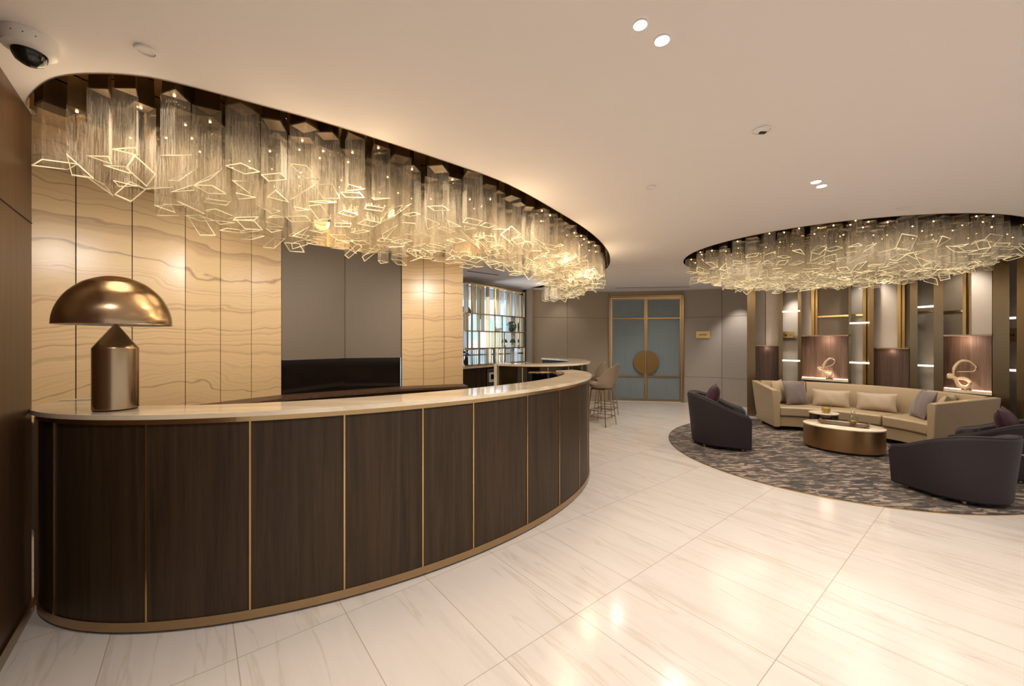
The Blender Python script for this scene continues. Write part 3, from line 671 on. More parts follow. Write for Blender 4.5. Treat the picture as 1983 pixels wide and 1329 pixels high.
# bay 0
fin(1447, 1463, .30)
fpan('wood_panel', 1463, 1508, 0, 1.41, M['wood_low'], 0, .08)
fpan('stone_panel', 1463, 1482, 1.43, ZT, M['fabric_l']); fpan('stone_panel', 1483, 1508, 1.43, ZT, M['stone_l'], 0, .05)
fpan('shelf_edge', 1463, 1513, 1.41, 1.43, M['bronze'], 0, .12)
fin(1508, 1516)
fpan('fabric_panel', 1516, 1545, 0, ZT, M['fabric_l'], 0, .03)
fpan('sign_shelf', 1516, 1541, 1.545, 1.565, M['seam'], .03, .09)
fin(1545, 1552)
# bay 1 (niche 1)
fpan('stone_panel', 1552, 1571, 1.62, ZT, M['stone_l'], 0, .05); fin(1571, 1577, .10, 'flute', 1.62); fin(1577.6, 1583, .07, 'flute', 1.62)
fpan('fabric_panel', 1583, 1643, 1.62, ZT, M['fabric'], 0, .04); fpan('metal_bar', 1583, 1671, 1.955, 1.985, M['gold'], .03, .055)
fpan('fabric_panel', 1552, 1643, 0, .80, M['fabric_l'], 0, .03)
fin(1643, 1648.5)
fpan('fabric_panel', 1648.5, 1671, 0, ZT, M['fabric_l'], 0, .035); fin(1671, 1677, .10, 'flute'); fin(1677.6, 1683, .07, 'flute')
fin(1683, 1692)
fpan('stone_panel', 1692, 1738, 1.40, ZT, M['stone_l'], 0, .05); fin(1738, 1744.5, .10, 'flute', 1.4); fin(1745, 1752, .07, 'flute', 1.4)
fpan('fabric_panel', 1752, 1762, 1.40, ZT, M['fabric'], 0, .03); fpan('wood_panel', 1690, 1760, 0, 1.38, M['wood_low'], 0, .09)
fpan('shelf_edge', 1687, 1760, 1.38, 1.40, M['bronze'], 0, .13)
fin(1762, 1777, .24)
fpan('fabric_panel', 1777, 1808, 0, ZT, M['fabric_l'], 0, .04); fpan('metal_bar', 1777, 1807, 1.955, 1.985, M['gold'], .03, .055)
fin(1808, 1827, .24)
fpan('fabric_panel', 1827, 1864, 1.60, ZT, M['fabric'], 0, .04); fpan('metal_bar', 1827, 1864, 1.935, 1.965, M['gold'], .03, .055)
fin(1864, 1871, .10, 'flute', 1.6); fin(1872, 1880, .07, 'flute', 1.6); fpan('stone_panel', 1880, 1921, 1.60, ZT, M['stone_l'], 0, .06)
fpan('stone_panel', 1827, 1921, 0, .80, M['stone_l'], 0, .03)
fin(1922, 1955, .22)
fpan('stone_panel', 1955, 1969, 0, ZT, M['stone_l'], 0, .05)
fin(1969, 2010, .26); fpan('stone_panel', 2010, 2060, 0, ZT, M['stone_l'], 0, .05); fin(2060, 2090, .22); fpan('fabric_panel', 2090, 2190, 0, ZT, M['fabric_l'], 0, .04)
# light bars between the fins
for x0, x1, ys in ((1515, 1549, (603, 698.5)), (1645, 1683.5, (625.5, 702.8)), (1764, 1808, (594.5, 708)), (1922, 1967.5, (616.5, 716.5))):
    for y in ys:
        m_ = (x0+x1)/2; z = zz(m_, y, .2); fpan('light_bar', x0, x1, z-.014, z+.012, M['led'], .18, .205)
sign(fw(1516, .05), fw(1537, .05), 1.575, 1.70, 'brightly lit gold plate standing on the thin dark ledge between two bronze fins', [(.15, .38, .42, .55), (.3, .4, .3, .42), (.62, .85, .42, .5)])
sign(fw(1955.5, .07), fw(1967.5, .07), 1.50, 1.68, 'gold plate partly hidden at the right edge beside the wide bronze fin', [(.2, .45, .44, .56), (.6, .85, .44, .56)])
# the two lit display niches
def niche(x0, x1, zb, zt_, label, hinge):
    t = thing('display_niche', (*fw((x0+x1)/2, .1), zb), label, 'niche')
    def q(name, a, b, z0, z1, m, o0, o1):
        bm = B(); prism(bm, [fw(a, o1), fw(b, o1), fw(b, o0), fw(a, o0)], z0, z1); return obj(name, bm, m, t)
    q('back_panel', x0+.5, x1-.5, zb, zt_, M['wood_niche'], 0, .03)
    q('top_board', x0, x1, zt_, zt_+.022, M['bronze'], 0, .24); q('bottom_board', x0, x1, zb-.03, zb, M['slab'], 0, .24)
    q('light_strip', x0+1, x1-1, zb+.001, zb+.007, M['led2'], .035, .045)
    return t
niche(1552, 1643, .815, 1.60, 'left lit walnut display niche holding the smaller looping sculpture', 0)
niche(1827, 1921, .80, 1.58, 'right lit walnut display niche holding the taller looping sculpture', 0)
for px, z_ in ((1486, 1.37), (1724, 1.34)):
    p = fw(px, .15); light('POINT', (p[0], p[1], z_), .45, (1, .74, .58), shadow_soft_size=.03)
for px, zb in ((1600, .815), (1865, .80)):
    p = fw(px, .14)
    light('POINT', (p[0], p[1], zb+.73), 2.2, (1, .74, .58), shadow_soft_size=.1)
    light('POINT', (p[0], p[1], zb+.06), 2.4, (1, .74, .58), shadow_soft_size=.03)
def sculpture(px, z, s, pts, label, base):
    c = fw(px, .13); d = Vector((c[1], -c[0])).normalized()   # across the line of sight
    t = thing('loop_sculpture', (c[0], c[1], z), label, 'sculpture', None)
    u_ = .72
    path = [(c[0]+d.x*u*s*u_+w_*s*d.y, c[1]+d.y*u*s*u_-w_*s*d.x, z+.03+v*s) for u, v, w_ in pts]
    bm = B(); pp = spline(path, 7); n = len(pp)
    tube(bm, pp, [.010+.012*math.sin(PI*i/(n-1))+.006*math.sin(5*i/(n-1)) for i in range(n)], 8, flat=.6); obj('ribbon', bm, M['gold'] if base else M['cer2'], t, True)
    bm = B(); lathe(bm, [(.055, 0), (.055, .018), (.03, .03), (0, .032)], (c[0]+d.x*.05*s*3, c[1]+d.y*.05*s*3, z), 16); obj('plinth', bm, M['bronze'], t)
M['cer2'] = pm('pearl_gilt', (.85, .66, .45), .25, metal=.35)
sculpture(1599, .815, .36, [(.15, .0, 0), (-.12, .08, .1), (-.18, .22, .05), (.05, .30, -.05), (.3, .25, -.1), (.28, .08, 0), (.05, .1, .1), (-.2, .3, .05), (-.42, .38, 0), (-.36, .47, -.05), (-.18, .45, 0), (-.12, .62, .05), (.08, .88, .05), (.32, .97, 0), (.5, .86, -.05), (.4, .66, 0), (.1, .55, .05), (-.12, .52, 0)],
          'smaller looping gilt ribbon sculpture in the left lit niche', False)
sculpture(1860, .80, .40, [(.3, .0, 0), (.05, .02, .05), (-.12, .18, .05), (-.1, .32, 0), (.15, .33, -.05), (.32, .2, 0), (.2, .04, .05), (-.05, .1, .05), (-.2, .35, 0), (-.42, .38, 0), (-.38, .45, -.05), (-.25, .45, 0), (-.22, .7, .05), (-.02, .95, .05), (.28, .97, 0), (.5, .78, -.05), (.45, .62, 0), (.2, .6, .05), (-.1, .58, 0)],
          'taller looping gilt ribbon sculpture in the right lit niche', False)

# ================================================================ RECEPTION DESK
def phi_px(px, off=0):
    k = (px-991.5)/FPX; best = None
    for i in range(-1850, 100):
        ph = math.radians(i/10); p = ell(ph, off); e = abs(p[0]/p[1]-k)
        if p[1] < EC[1]+2 and e < .004 and (best is None or p[1] < best[0]-.05 or (abs(p[1]-best[0]) <= .05 and e < best[2])): best = (p[1], ph, e)
    return best[1]
PE = math.radians(-6)
ps = math.radians(-180)
for i in range(-1800, -900):
    p = ell(math.radians(i/10), .03)
    if (p[0]-L0[0])*LN[0]+(p[1]-L0[1])*LN[1] > .002 and p[1] < 2.6: ps = math.radians(i/10); break
desk = thing('reception_desk', (EC[0], EC[1], 0), 'large curved reception desk with dark walnut panels, brass seams and cream stone top', 'reception desk')
def arc(p0, p1, off, n=60): return [ell(p0+(p1-p0)*i/n, off) for i in range(n+1)]
pi0 = math.radians(-183)
def ell2(phi):
    a, b = (EA-.25)*math.cos(phi), (EB-.345)*math.sin(phi)
    return (EC[0]+a*E1[0]+b*E2[0], EC[1]+a*E1[1]+b*E2[1])
inner = [ell2(PE+(pi0-PE)*i/60) for i in range(61)]
tip = inner[-1]; tt = (tip[0]-L0[0])*LD[0]+(tip[1]-L0[1])*LD[1]
slab_poly = arc(ps, PE, .03, 90) + inner + [wl(tt, .005), wl(.52, .005)]
bm = B(); prism(bm, slab_poly, 1.103, 1.128); obj('stone_top', bm, M['slab'], desk, bevel=.006)
bm = B(); band(bm, arc(ps, PE, .012, 90), arc(ps, PE, -.03, 90), 1.075, 1.102); obj('brass_band', bm, M['brass'], desk)
bm = B(); band(bm, arc(ps, PE, .006, 90), arc(ps, PE, -.03, 90), .014, .062); obj('plinth', bm, M['bronze'], desk)
bm = B(); band(bm, arc(ps, PE, -.02, 90), arc(ps, PE, -.05, 90), 0, .015); obj('toe_kick', bm, M['seam'], desk)
bm = B(); band(bm, arc(ps, PE, -.012, 90), arc(ps, PE, -.22, 90), .016, 1.102); obj('carcass', bm, M['dark'], desk)
seams = [phi_px(x, 0) for x in (105, 284, 484.5, 667, 818, 916.5, 1020.5, 1083, 1121.5, 1137)]
seams = [s for s in seams if s > ps+.02]
se = [ps] + seams + [PE]
q = se[-2]+ .22
while q < PE-.1: se.insert(-1, q); q += .22
for i, (a, b) in enumerate(zip(se, se[1:])):
    bm = B(); g = .0022; band(bm, arc(a+g, b-g, 0, 14), arc(a+g, b-g, -.012, 14), .062, 1.075); obj('wood_panel', bm, M['wood'], desk)
    if i and i < len(se)-1:
        p = ell(a, 0); d = Vector(ell(a+.01, 0))-Vector(ell(a-.01, 0)); d.normalize(); n_ = Vector((d.y, -d.x)); wd_ = .0045
        bm = B(); prism(bm, [(p[0]-d.x*wd_-n_.x*.01, p[1]-d.y*wd_-n_.y*.01), (p[0]+d.x*wd_-n_.x*.01, p[1]+d.y*wd_-n_.y*.01), (p[0]+d.x*wd_+n_.x*.005, p[1]+d.y*wd_+n_.y*.005), (p[0]-d.x*wd_+n_.x*.005, p[1]-d.y*wd_+n_.y*.005)], .062, 1.075)
        obj('brass_seam', bm, M['brass'], desk)
# end cap of the desk and brass strip against the timber wall
bm = B(); prism(bm, [(-2.715, 2.235), (-2.66, 2.255), (-2.665, 2.275), (-2.72, 2.255)], .0, 1.07); obj('end_strip', bm, M['brass'], desk)
# mushroom lamp
lc = (-2.175, 2.16, 1.1285)
lp = thing('table_lamp', lc, 'mushroom-shaped brushed bronze table lamp on the left end of the reception desk', 'lamp')
bm = B(); lathe(bm, [(.094, .008), (.094, .335), (.0935, .338), (.006, .468), (0, .47)], lc, 64); obj('base', bm, M['lamp'], lp, True)
bm = B(); lathe(bm, [(.089, 0), (.089, .008)], lc, 48); obj('foot', bm, M['seam'], lp)
pr = [(.236, 0), (.2345, .035), (.2235, .085), (.204, .132), (.178, .174), (.134, .219), (.104, .238), (.069, .254), (.035, .263), (0, .266)]
pr = [(r, z) for r, z in [(v.x, v.z) for v in spline([(r, 0, z) for r, z in pr], 4)]]
rim = [(r*.985, z*.985) for r, z in pr][::-1]
bm = B(); c = (lc[0], lc[1], lc[2]+.465); lathe(bm, pr, c, 72); 
for f in [f for f in bm.faces if len(f.verts) > 4]: bm.faces.remove(f)
obj('lamp_shade', bm, M['lamp'], lp, True)
bm = B(); lathe(bm, rim, c, 72)
for f in [f for f in bm.faces if len(f.verts) > 4]: bm.faces.remove(f)
obj('shade_lining', bm, M['white'], lp, True)
bm = B(); tube(bm, [(c[0]+.236*math.cos(2*PI*i/72), c[1]+.236*math.sin(2*PI*i/72), c[2]) for i in range(72)], .0025, 6, True); obj('rim', bm, M['brass'], lp)
bm = B(); lathe(bm, [(.004, .46), (.004, .72)], lc, 8); obj('stem', bm, M['brass'], lp)
# papers on the desk behind the lamp
bm = B(); p = G(140, 775.5, 1.13); prism(bm, [(p[0]-.05, p[1]-.03), (p[0]+.10, p[1]+.02), (p[0]+.07, p[1]+.06), (p[0]-.07, p[1]+.01)], 1.1285, 1.1345)
tag(obj('notepad', bm, M['white']), 'thin white notepad lying on the desk top left of the bronze lamp', 'notepad')
# receptionist chair
oc = (.33, 4.50); ch = thing('office_chair', (*oc, 0), 'black office chair with curved back tucked inside the far end of the reception desk', 'chair')
bm = B()
pts = [(oc[0]+.23*math.cos(a), oc[1]+.23*math.sin(a)) for a in [math.radians(-75+150*i/14+50) for i in range(15)]]
ip = [(oc[0]+(p[0]-oc[0])*.82, oc[1]+(p[1]-oc[1])*.82) for p in pts]
band(bm, pts, ip, .60, 1.13); obj('backrest', bm, M['black'], ch, True, .012)
bm = B(); tube(bm, [(p[0], p[1], 1.13) for p in pts], .012); obj('rim', bm, M['bronze'], ch, True)
bm = B(); lathe(bm, [(.0, .42), (.22, .42), (.24, .46), (.22, .52), (0, .53)], (*oc, 0), 24); obj('seat', bm, M['black'], ch, True)
bm = B(); lathe(bm, [(.03, .08), (.03, .42)], (*oc, 0), 12); obj('post', bm, M['steel'], ch)
bm = B()
for i in range(5): a = i*2*PI/5; tube(bm, [(*oc, .09), (oc[0]+.27*math.cos(a), oc[1]+.27*math.sin(a), .04)], .02)
obj('star_base', bm, M['dark'], ch)

# ================================================================ BAR COUNTER
bo = sp2([(-.24, 6.42), (.3, 6.17), (.84, 6.3), (1.25, 6.72), (1.46, 7.33), (1.4, 8.2), (.95, 9.0)], 8)
bi = sp2([(-.14, 6.82), (.36, 6.60), (.70, 6.70), (.98, 7.0), (1.10, 7.4), (1.06, 8.0), (.65, 8.72)], 8)
br = thing('bar_counter', (.6, 7, 0), 'curved bar counter with cream top and dark smoked panels behind the reception desk', 'bar counter')
bm = B(); band(bm, bo, bi, 1.105, 1.14); obj('stone_top', bm, M['slab'], br, bevel=.005)
cen = Vector((.5, 7.6))
ins = lambda L_, k: [(p[0]+(cen.x-p[0])*k, p[1]+(cen.y-p[1])*k) for p in L_]
bb = [between(o_, i_, .22) for o_, i_ in zip(bo, bi)]
bm = B(); band(bm, bb, [between(o_, i_, .92) for o_, i_ in zip(bo, bi)], .05, 1.104); obj('body', bm, M['dark'], br)
n = len(bb)
for k in range(0, n-6, 6):
    bm = B(); band(bm, [between(o_, i_, .19) for o_, i_ in zip(bo, bi)][k:k+7], bb[k:k+7], .05, 1.09); obj('smoked_panel', bm, M['smoke'], br)
    p = between(bo[k], bi[k], .18); bm = B(); lathe(bm, [(.008, .05), (.008, 1.09)], (*p, 0), 8); obj('brass_seam', bm, M['brass'], br)
bm = B(); p = (-.24, 6.42); bar(bm, (-.27, 6.43), (-.17, 6.84), .05, 0, 1.14); obj('waterfall_end', bm, M['slab'], br)
bm = B(); tube(bm, [(p[0], p[1], .22) for p in [between(o_, i_, .02) for o_, i_ in zip(bo, bi)]], .016); obj('foot_rail', bm, M['brass'], br, True)
bm = B(); band(bm, bb, [between(o_, i_, .9) for o_, i_ in zip(bo, bi)], 0, .05); obj('toe_kick', bm, M['seam'], br)
# bar stools
def stool_tree():
    t = thing('bar_stool', (0, 0, 0))
    # faces -x ; backrest at +x
    bm = B(); rows = []
    nz, na = 9, 13
    for iz in range(nz):
        v = iz/(nz-1); z = .74+.32*v; half = math.radians(78-34*v**2); rr = .215+.02*v; row = []
        for ia in range(na):
            a = -half+2*half*ia/(na-1); zt_ = z-.05*v*(abs(a)/half)**2.5
            row.append((rr*math.cos(a)+.03*v-.01, rr*math.sin(a), zt_))
        rows.append(row)
    def grid(bm, rows, off):
        return [[bm.verts.new((x*(1+off), y*(1+off), z)) for x, y, z in r] for r in rows]
    g1 = grid(bm, rows, 0); g2 = grid(bm, rows, .10)
    for g in (g1, g2):
        for i in range(nz-1):
            for j in range(na-1): bm.faces.new((g[i][j], g[i][j+1], g[i+1][j+1], g[i+1][j]))
    for i in range(nz-1):
        for j in (0, na-1): bm.faces.new((g1[i][j], g1[i+1][j], g2[i+1][j], g2[i][j]))
    for j in range(na-1):
        for i in (0, nz-1): bm.faces.new((g1[i][j], g1[i][j+1], g2[i][j+1], g2[i][j]))
    obj('backrest', bm, M['stool'], t, True, rel=False)
    bm = B(); lathe(bm, [(0, .66), (.17, .67), (.215, .70), (.22, .74), (.19, .765), (0, .77)], (0, 0, 0), 28); obj('seat', bm, M['stool'], t, True, rel=False)
    bm = B(); box(bm, -.14, .14, -.14, .14, .645, .665); obj('seat_plate', bm, M['bronze'], t, rel=False)
    for sx in (-1, 1):
        for sy in (-1, 1):
            bm = B(); tube(bm, [(sx*.13, sy*.13, .65), (sx*.19, sy*.19, .0)], [.011, .008], 8); obj('leg', bm, M['bronze'], t, rel=False)
    for z, r in ((.27, .168), (.16, .178)):
        bm = B()
        c4 = [(-r, -r, z), (r, -r, z), (r, r, z), (-r, r, z)]
        for i in range(4): tube(bm, [c4[i], c4[(i+1) % 4]], .007, 6)
        obj('foot_ring', bm, M['bronze'], t, rel=False)
    return t
st = stool_tree()
for i, (x, y, a, lab) in enumerate([(1.62, 7.12, -.75, 'taupe bar stool nearest the reception desk, in front of the bar'),
                                    (1.90, 7.95, -.6, 'middle taupe bar stool at the bar, half hidden behind the nearest one'),
                                    (1.80, 8.75, -.2, 'farthest taupe bar stool, against the brown wall beside the bar end')]):
    o = st if i == 0 else copy_tree(st)
    o.location = (x, y, 0); o.rotation_euler = (0, 0, a); tag(o, lab, 'stool', 'taupe stools along the bar')

# ================================================================ CHANDELIERS
def make_tube(bm, cx, cy, z0, z1, w_, d_, rot, sides, slope, sdir, th=.0042, mw=0, me=1):
    """hollow glass prism open at the bottom with an obliquely cut, thick rim"""
    if sides == 4: base = [(-w_/2, -d_/2), (w_/2, -d_/2), (w_/2, d_/2), (-w_/2, d_/2)]
    else: base = [(-w_/2, -d_*.35), (w_/2, -d_*.35), (0, d_*.55)]
    c, s = math.cos(rot), math.sin(rot)
    R = lambda p, k=1.0: (p[0]*k*c-p[1]*k*s, p[0]*k*s+p[1]*k*c)
    n = len(base); k2 = 1-2*th/min(w_, d_)*(1.0 if sides == 4 else 1.6)
    def zb(p): return z0+slope*(p[0]*math.cos(sdir)+p[1]*math.sin(sdir))
    o = [R(p) for p in base]; i_ = [R(p, k2) for p in base]
    T = [bm.verts.new((cx+p[0], cy+p[1], z1)) for p in o]
    Lo = [bm.verts.new((cx+p[0], cy+p[1], zb(p)+th)) for p in o]
    L1 = [bm.verts.new((cx+p[0], cy+p[1], zb(p))) for p in o]
    I1 = [bm.verts.new((cx+p[0], cy+p[1], zb(p))) for p in i_]
    Io = [bm.verts.new((cx+p[0], cy+p[1], zb(p)+th)) for p in i_]
    for a in range(n):
        b = (a+1) % n
        bm.faces.new((Lo[a], Lo[b], T[b], T[a])).material_index = mw
        for f in ((L1[a], L1[b], Lo[b], Lo[a]), (I1[a], I1[b], L1[b], L1[a]), (Io[a], Io[b], I1[b], I1[a])):
            bm.faces.new(f).material_index = me
    return o
def make_cap(bm, cx, cy, o, z1):
    prism(bm, [(cx+p[0]*.88, cy+p[1]*.88) for p in o], z1-.004, ZR-.004, 0)
    if int(abs(cx*977+cy*613)) % 5 < 2: lathe(bm, [(0, -.012), (.005, -.010), (.0055, -.004)], (cx, cy, z1), 6, mi=1)
def chandelier(name, loc, poly, region, label, seed, zfun, spacing):
    rnd = random.Random(seed); t = thing(name, loc, label, 'chandelier')
    pts = []
    xs = [p[0] for p in poly]; ys = [p[1] for p in poly]
    y = min(ys)
    row = 0
    while y < max(ys):
        x = min(xs)+(row % 2)*spacing/2
        while x < max(xs):
            p = (x+rnd.uniform(-.022, .022), y+rnd.uniform(-.022, .022))
            if inside(p, poly) and region(p):
                e = edge_dist(p, poly)
                if e > .085: pts.append((p, e))
            x += spacing
        y += spacing*.87; row += 1
    pts.sort(key=lambda q: math.hypot(*q[0]))
    bw = B(); bc_ = B()
    for i, (p, e) in enumerate(pts):
        sides = 3 if rnd.random() < .35 else 4
        w_ = rnd.uniform(.10, .145); d_ = rnd.uniform(.085, .125); rot = rnd.uniform(0, PI)
        z0 = zfun(p, e)+rnd.uniform(-.035, .045)
        sl = rnd.choice([0, .1, .25, .5, .9])*rnd.choice([-1, 1]); sd = rnd.choice([0, PI/2, PI/4])
        z1 = ZR-.15+rnd.uniform(-.02, .02)
        if i < 100:
            bm = B(); o = make_tube(bm, p[0], p[1], z0, z1, w_, d_, rot, sides, sl, sd)
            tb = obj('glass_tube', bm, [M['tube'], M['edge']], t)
            bm = B(); make_cap(bm, p[0], p[1], o, z1); obj('bronze_cap', bm, [M['capm'], M['bulb']], tb)
        else:
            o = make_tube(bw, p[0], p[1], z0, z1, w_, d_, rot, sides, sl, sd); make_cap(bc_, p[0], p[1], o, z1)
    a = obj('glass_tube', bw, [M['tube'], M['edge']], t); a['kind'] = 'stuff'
    b = obj('bronze_cap', bc_, [M['capm'], M['bulb']], t); b['kind'] = 'stuff'
    print(name, len(pts)); return t
CIN = sp2([(-2.64, 2.30), (-2.42, 2.72), (-2.25, 2.95), (-1.96, 3.38), (-1.5, 3.95), (-.95, 4.25), (-.5, 4.45), (0, 4.95), (.42, 5.8), (.72, 6.8), (.92, 7.6), (.82, 8.4), (.36, 9.32)], 4)
cpoly = sp2(REC_OUT[2:], 5) + CIN[::-1]
cpoly = [p for p in cpoly if True]
outline = sp2(REC_OUT[2:], 5)
def od(p):
    return min(math.dist(p, q) for q in outline)
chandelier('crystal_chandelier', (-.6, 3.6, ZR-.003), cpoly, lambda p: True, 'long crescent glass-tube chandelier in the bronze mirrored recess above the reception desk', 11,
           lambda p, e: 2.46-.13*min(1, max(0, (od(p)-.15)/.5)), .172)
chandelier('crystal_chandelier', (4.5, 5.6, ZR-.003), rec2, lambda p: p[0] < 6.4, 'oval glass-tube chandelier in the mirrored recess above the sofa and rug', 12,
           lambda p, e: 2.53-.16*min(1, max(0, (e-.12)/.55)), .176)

# ================================================================ LOUNGE
RC = (4.341, 5.502); ra, rb, rt = 2.169, 1.975, .939
bm = B(); rp = []
for i in range(96):
    a = 2*PI*i/96; u, v = ra*math.cos(a), rb*math.sin(a); rp.append((RC[0]+u*math.cos(rt)-v*math.sin(rt), RC[1]+u*math.sin(rt)+v*math.cos(rt)))
prism(bm, rp, .001, .010); tag(obj('rug', bm, M['rug']), 'round dark grey-brown rug with mottled pattern under the sofa and armchairs', 'rug')
bm = B()
k_ = 1.006; o_ = [(RC[0]+(p[0]-RC[0])*k_, RC[1]+(p[1]-RC[1])*k_) for p in rp]
band(bm, o_+[o_[0]], rp+[rp[0]], .0005, .008); struct('trim_4', bm, M['brass'])
SC = (4.30, 5.38)
def sa(r, deg, dx=0): a = math.radians(deg); return (SC[0]+r*math.cos(a), SC[1]+r*math.sin(a))
sofa = thing('curved_sofa', (5.3, 6.2, .01), 'long curved cream leather sofa with angled arms in front of the display wall', 'sofa')
A0, A1 = -7, 81
def sarc(r, a0, a1, n=24): return [sa(r, a0+(a1-a0)*i/n) for i in range(n+1)]
bm = B(); band(bm, sarc(1.26, A0, A1), sarc(1.95, A0, A1), .075, .245); obj('base', bm, M['leather'], sofa, True, .01)
for a, b in ((A0, 20.5), (21.1, A1)):
    bm = B(); band(bm, sarc(1.235, a, b), sarc(1.84, a, b), .25, .405); obj('seat_cushion', bm, M['leather'], sofa, True, .022)
def back_seg(a0, a1, n=20):
    bm = B(); prof = [(1.80, .30), (1.865, .70), (1.885, .765), (1.93, .785), (1.99, .775), (2.0, .74), (1.96, .10), (1.90, .10)]
    rows = [[bm.verts.new((*sa(r, a0+(a1-a0)*i/n), z)) for r, z in prof] for i in range(n+1)]
    for i in range(n):
        for k in range(8): bm.faces.new((rows[i][k], rows[i][(k+1) % 8], rows[i+1][(k+1) % 8], rows[i+1][k]))
    bm.faces.new(rows[0]); bm.faces.new(rows[-1][::-1]); return bm
for a, b in ((A0, 14), (14.4, 60), (60.4, A1)):
    obj('backrest', back_seg(a, b), M['leather'], sofa, True)
for s, a in ((-1, A0), (1, A1)):
    bm = B()
    for_ = []
    d = math.radians(a); tn = Vector((-math.sin(d), math.cos(d)))*s
    def ap(r, o_, z): p = sa(r, a); return bm.verts.new((p[0]+tn.x*o_, p[1]+tn.y*o_, z))
    fi = [ap(1.22, 0, .07), ap(1.22, .0, .66), ap(1.22, .045, .69), ap(1.22, .13, .69), ap(1.22, .09, .07)]
    bi_ = [ap(1.96, 0, .07), ap(1.96, 0, .76), ap(1.96, .045, .785), ap(1.96, .14, .785), ap(1.96, .05, .07)]
    for k in range(5): bm.faces.new((fi[k], fi[(k+1) % 5], bi_[(k+1) % 5], bi_[k]))
    bm.faces.new(fi[::-1]); bm.faces.new(bi_)
    obj('armrest', bm, M['leather'], sofa, False, .012)
for a in (-6, 18, 48, 80):
    for r in (1.34, 1.88):
        p = sa(r, a); bm = B(); lathe(bm, [(.02, .0), (.022, .078)], (*p, .0105), 10); obj('foot', bm, M['seam'], sofa)
def pillow(name, m, c, size, rz, tilt, label, lean_dir=None, group=None, roll=0):
    w_, h_, t_ = size; bm = B(); n = 12; fr, bk = [], []
    for i in range(n+1):
        u = -1+2*i/n; r1, r2 = [], []
        for j in range(n+1):
            v = -1+2*j/n; pin = 1-.07*(1-abs(v)**2)*abs(u)**3; pin2 = 1-.09*(1-abs(u)**2)*abs(v)**3
            x = w_/2*u*pin; z = h_/2*v*pin2; th = t_/2*((1-abs(u)**2.4)*(1-abs(v)**2.4))**.55+.004
            wr_ = .006*math.sin(9*u+4*v)*(1-abs(u))*1
            r1.append(bm.verts.new((x, -th+wr_, z))); r2.append(bm.verts.new((x, th+wr_, z)))
        fr.append(r1); bk.append(r2)
    for i in range(n):
        for j in range(n):
            bm.faces.new((fr[i][j], fr[i+1][j], fr[i+1][j+1], fr[i][j+1])); bm.faces.new((bk[i][j], bk[i][j+1], bk[i+1][j+1], bk[i+1][j]))
    for i in range(n):
        for j in (0, n): bm.faces.new((fr[i][j], bk[i][j], bk[i+1][j], fr[i+1][j]))
        for j in (0, n): bm.faces.new((fr[j][i], bk[j][i], bk[j][i+1], fr[j][i+1]))
    o = obj(name, bm, m, None, True)
    o.location = c; o.rotation_mode = 'XYZ'
    o.rotation_euler = (Matrix.Rotation(rz, 3, 'Z') @ Matrix.Rotation(-tilt, 3, 'X') @ Matrix.Rotation(roll, 3, 'Y')).to_euler()
    tag(o, label, 'cushion', group); return o
def sofa_pillow(deg, r, z, size, m, label, turn=0, tilt=.22, roll=0):
    p = sa(r, deg); pillow('throw_cushion', m, (p[0], p[1], z), size, math.radians(deg-90+turn), tilt, label, roll=roll)
sofa_pillow(74.5, 1.70, .612, (.42, .42, .13), M['cush_b'], 'beige cushion in the left corner of the sofa, behind the mauve one', turn=50, tilt=.2)
sofa_pillow(66.5, 1.62, .612, (.42, .42, .13), M['cush_m'], 'mauve cushion at the left end of the sofa', turn=30, tilt=.25)
sofa_pillow(49.5, 1.68, .545, (.50, .29, .12), M['cush_l'], 'sand lumbar cushion, the left of the two in the middle of the sofa', tilt=.25)
sofa_pillow(30, 1.68, .550, (.50, .29, .12), M['cush_l'], 'sand lumbar cushion, the right of the two in the middle of the sofa', tilt=.25, roll=-.05)
sofa_pillow(9.5, 1.62, .605, (.42, .42, .14), M['cush_m'], 'dark mauve cushion leaning at the right end of the sofa', turn=-35, tilt=.35)
sofa_pillow(1, 1.64, .590, (.42, .40, .14), M['cush_b'], 'beige cushion squeezed against the right arm of the sofa', turn=-60, tilt=.35)
# coffee table
tc_ = (4.585, 5.456); trot = math.atan2(-.69, .72)
ct = thing('coffee_table', (*tc_, .01), 'oval bronze drum coffee table with pale top in front of the sofa', 'table')
bm = B(); lathe(bm, [(.40, 0), (.40, .03)], (*tc_, .0105), 64, 1, .80, rot=trot); obj('toe_kick', bm, M['seam'], ct)
bm = B(); lathe(bm, [(.43, .025), (.44, .03), (.44, .315), (.435, .32)], (*tc_, .01), 72, 1, .80, rot=trot); obj('drum', bm, M['drum'], ct, True)
bm = B(); lathe(bm, [(.445, .321), (.445, .334), (.44, .337)], (*tc_, .01), 72, 1, .80, rot=trot); obj('table_top', bm, M['slab'], ct, True)
s_ = (4.80, 6.06); stt = thing('side_table', (*s_, .01), 'small round bronze side table between the coffee table and the sofa', 'table')
bm = B(); lathe(bm, [(.17, 0), (.18, .01), (.18, .385)], (*s_, .0105), 48); obj('drum', bm, M['smoke'], stt, True)
bm = B(); lathe(bm, [(.186, .386), (.188, .398), (.186, .401)], (*s_, .01), 48); obj('table_top', bm, M['slab'], stt, True)
cn = thing('candle_glass', (s_[0]+.02, s_[1]-.02, .412), 'square-set glass tumbler with amber candle on the small side table', 'candle'); c = (s_[0]+.02, s_[1]-.02, .412)
bm = B(); lathe(bm, [(.048, .004), (.05, .07), (0, .072)], c, 20); obj('wax', bm, M['amber'], cn)
bm = B(); lathe(bm, [(.054, 0), (.058, .11)], c, 24)
for f in [f for f in bm.faces if len(f.verts) > 4][-1:]: bm.faces.remove(f)
obj('tumbler', bm, M['clear'], cn, True)
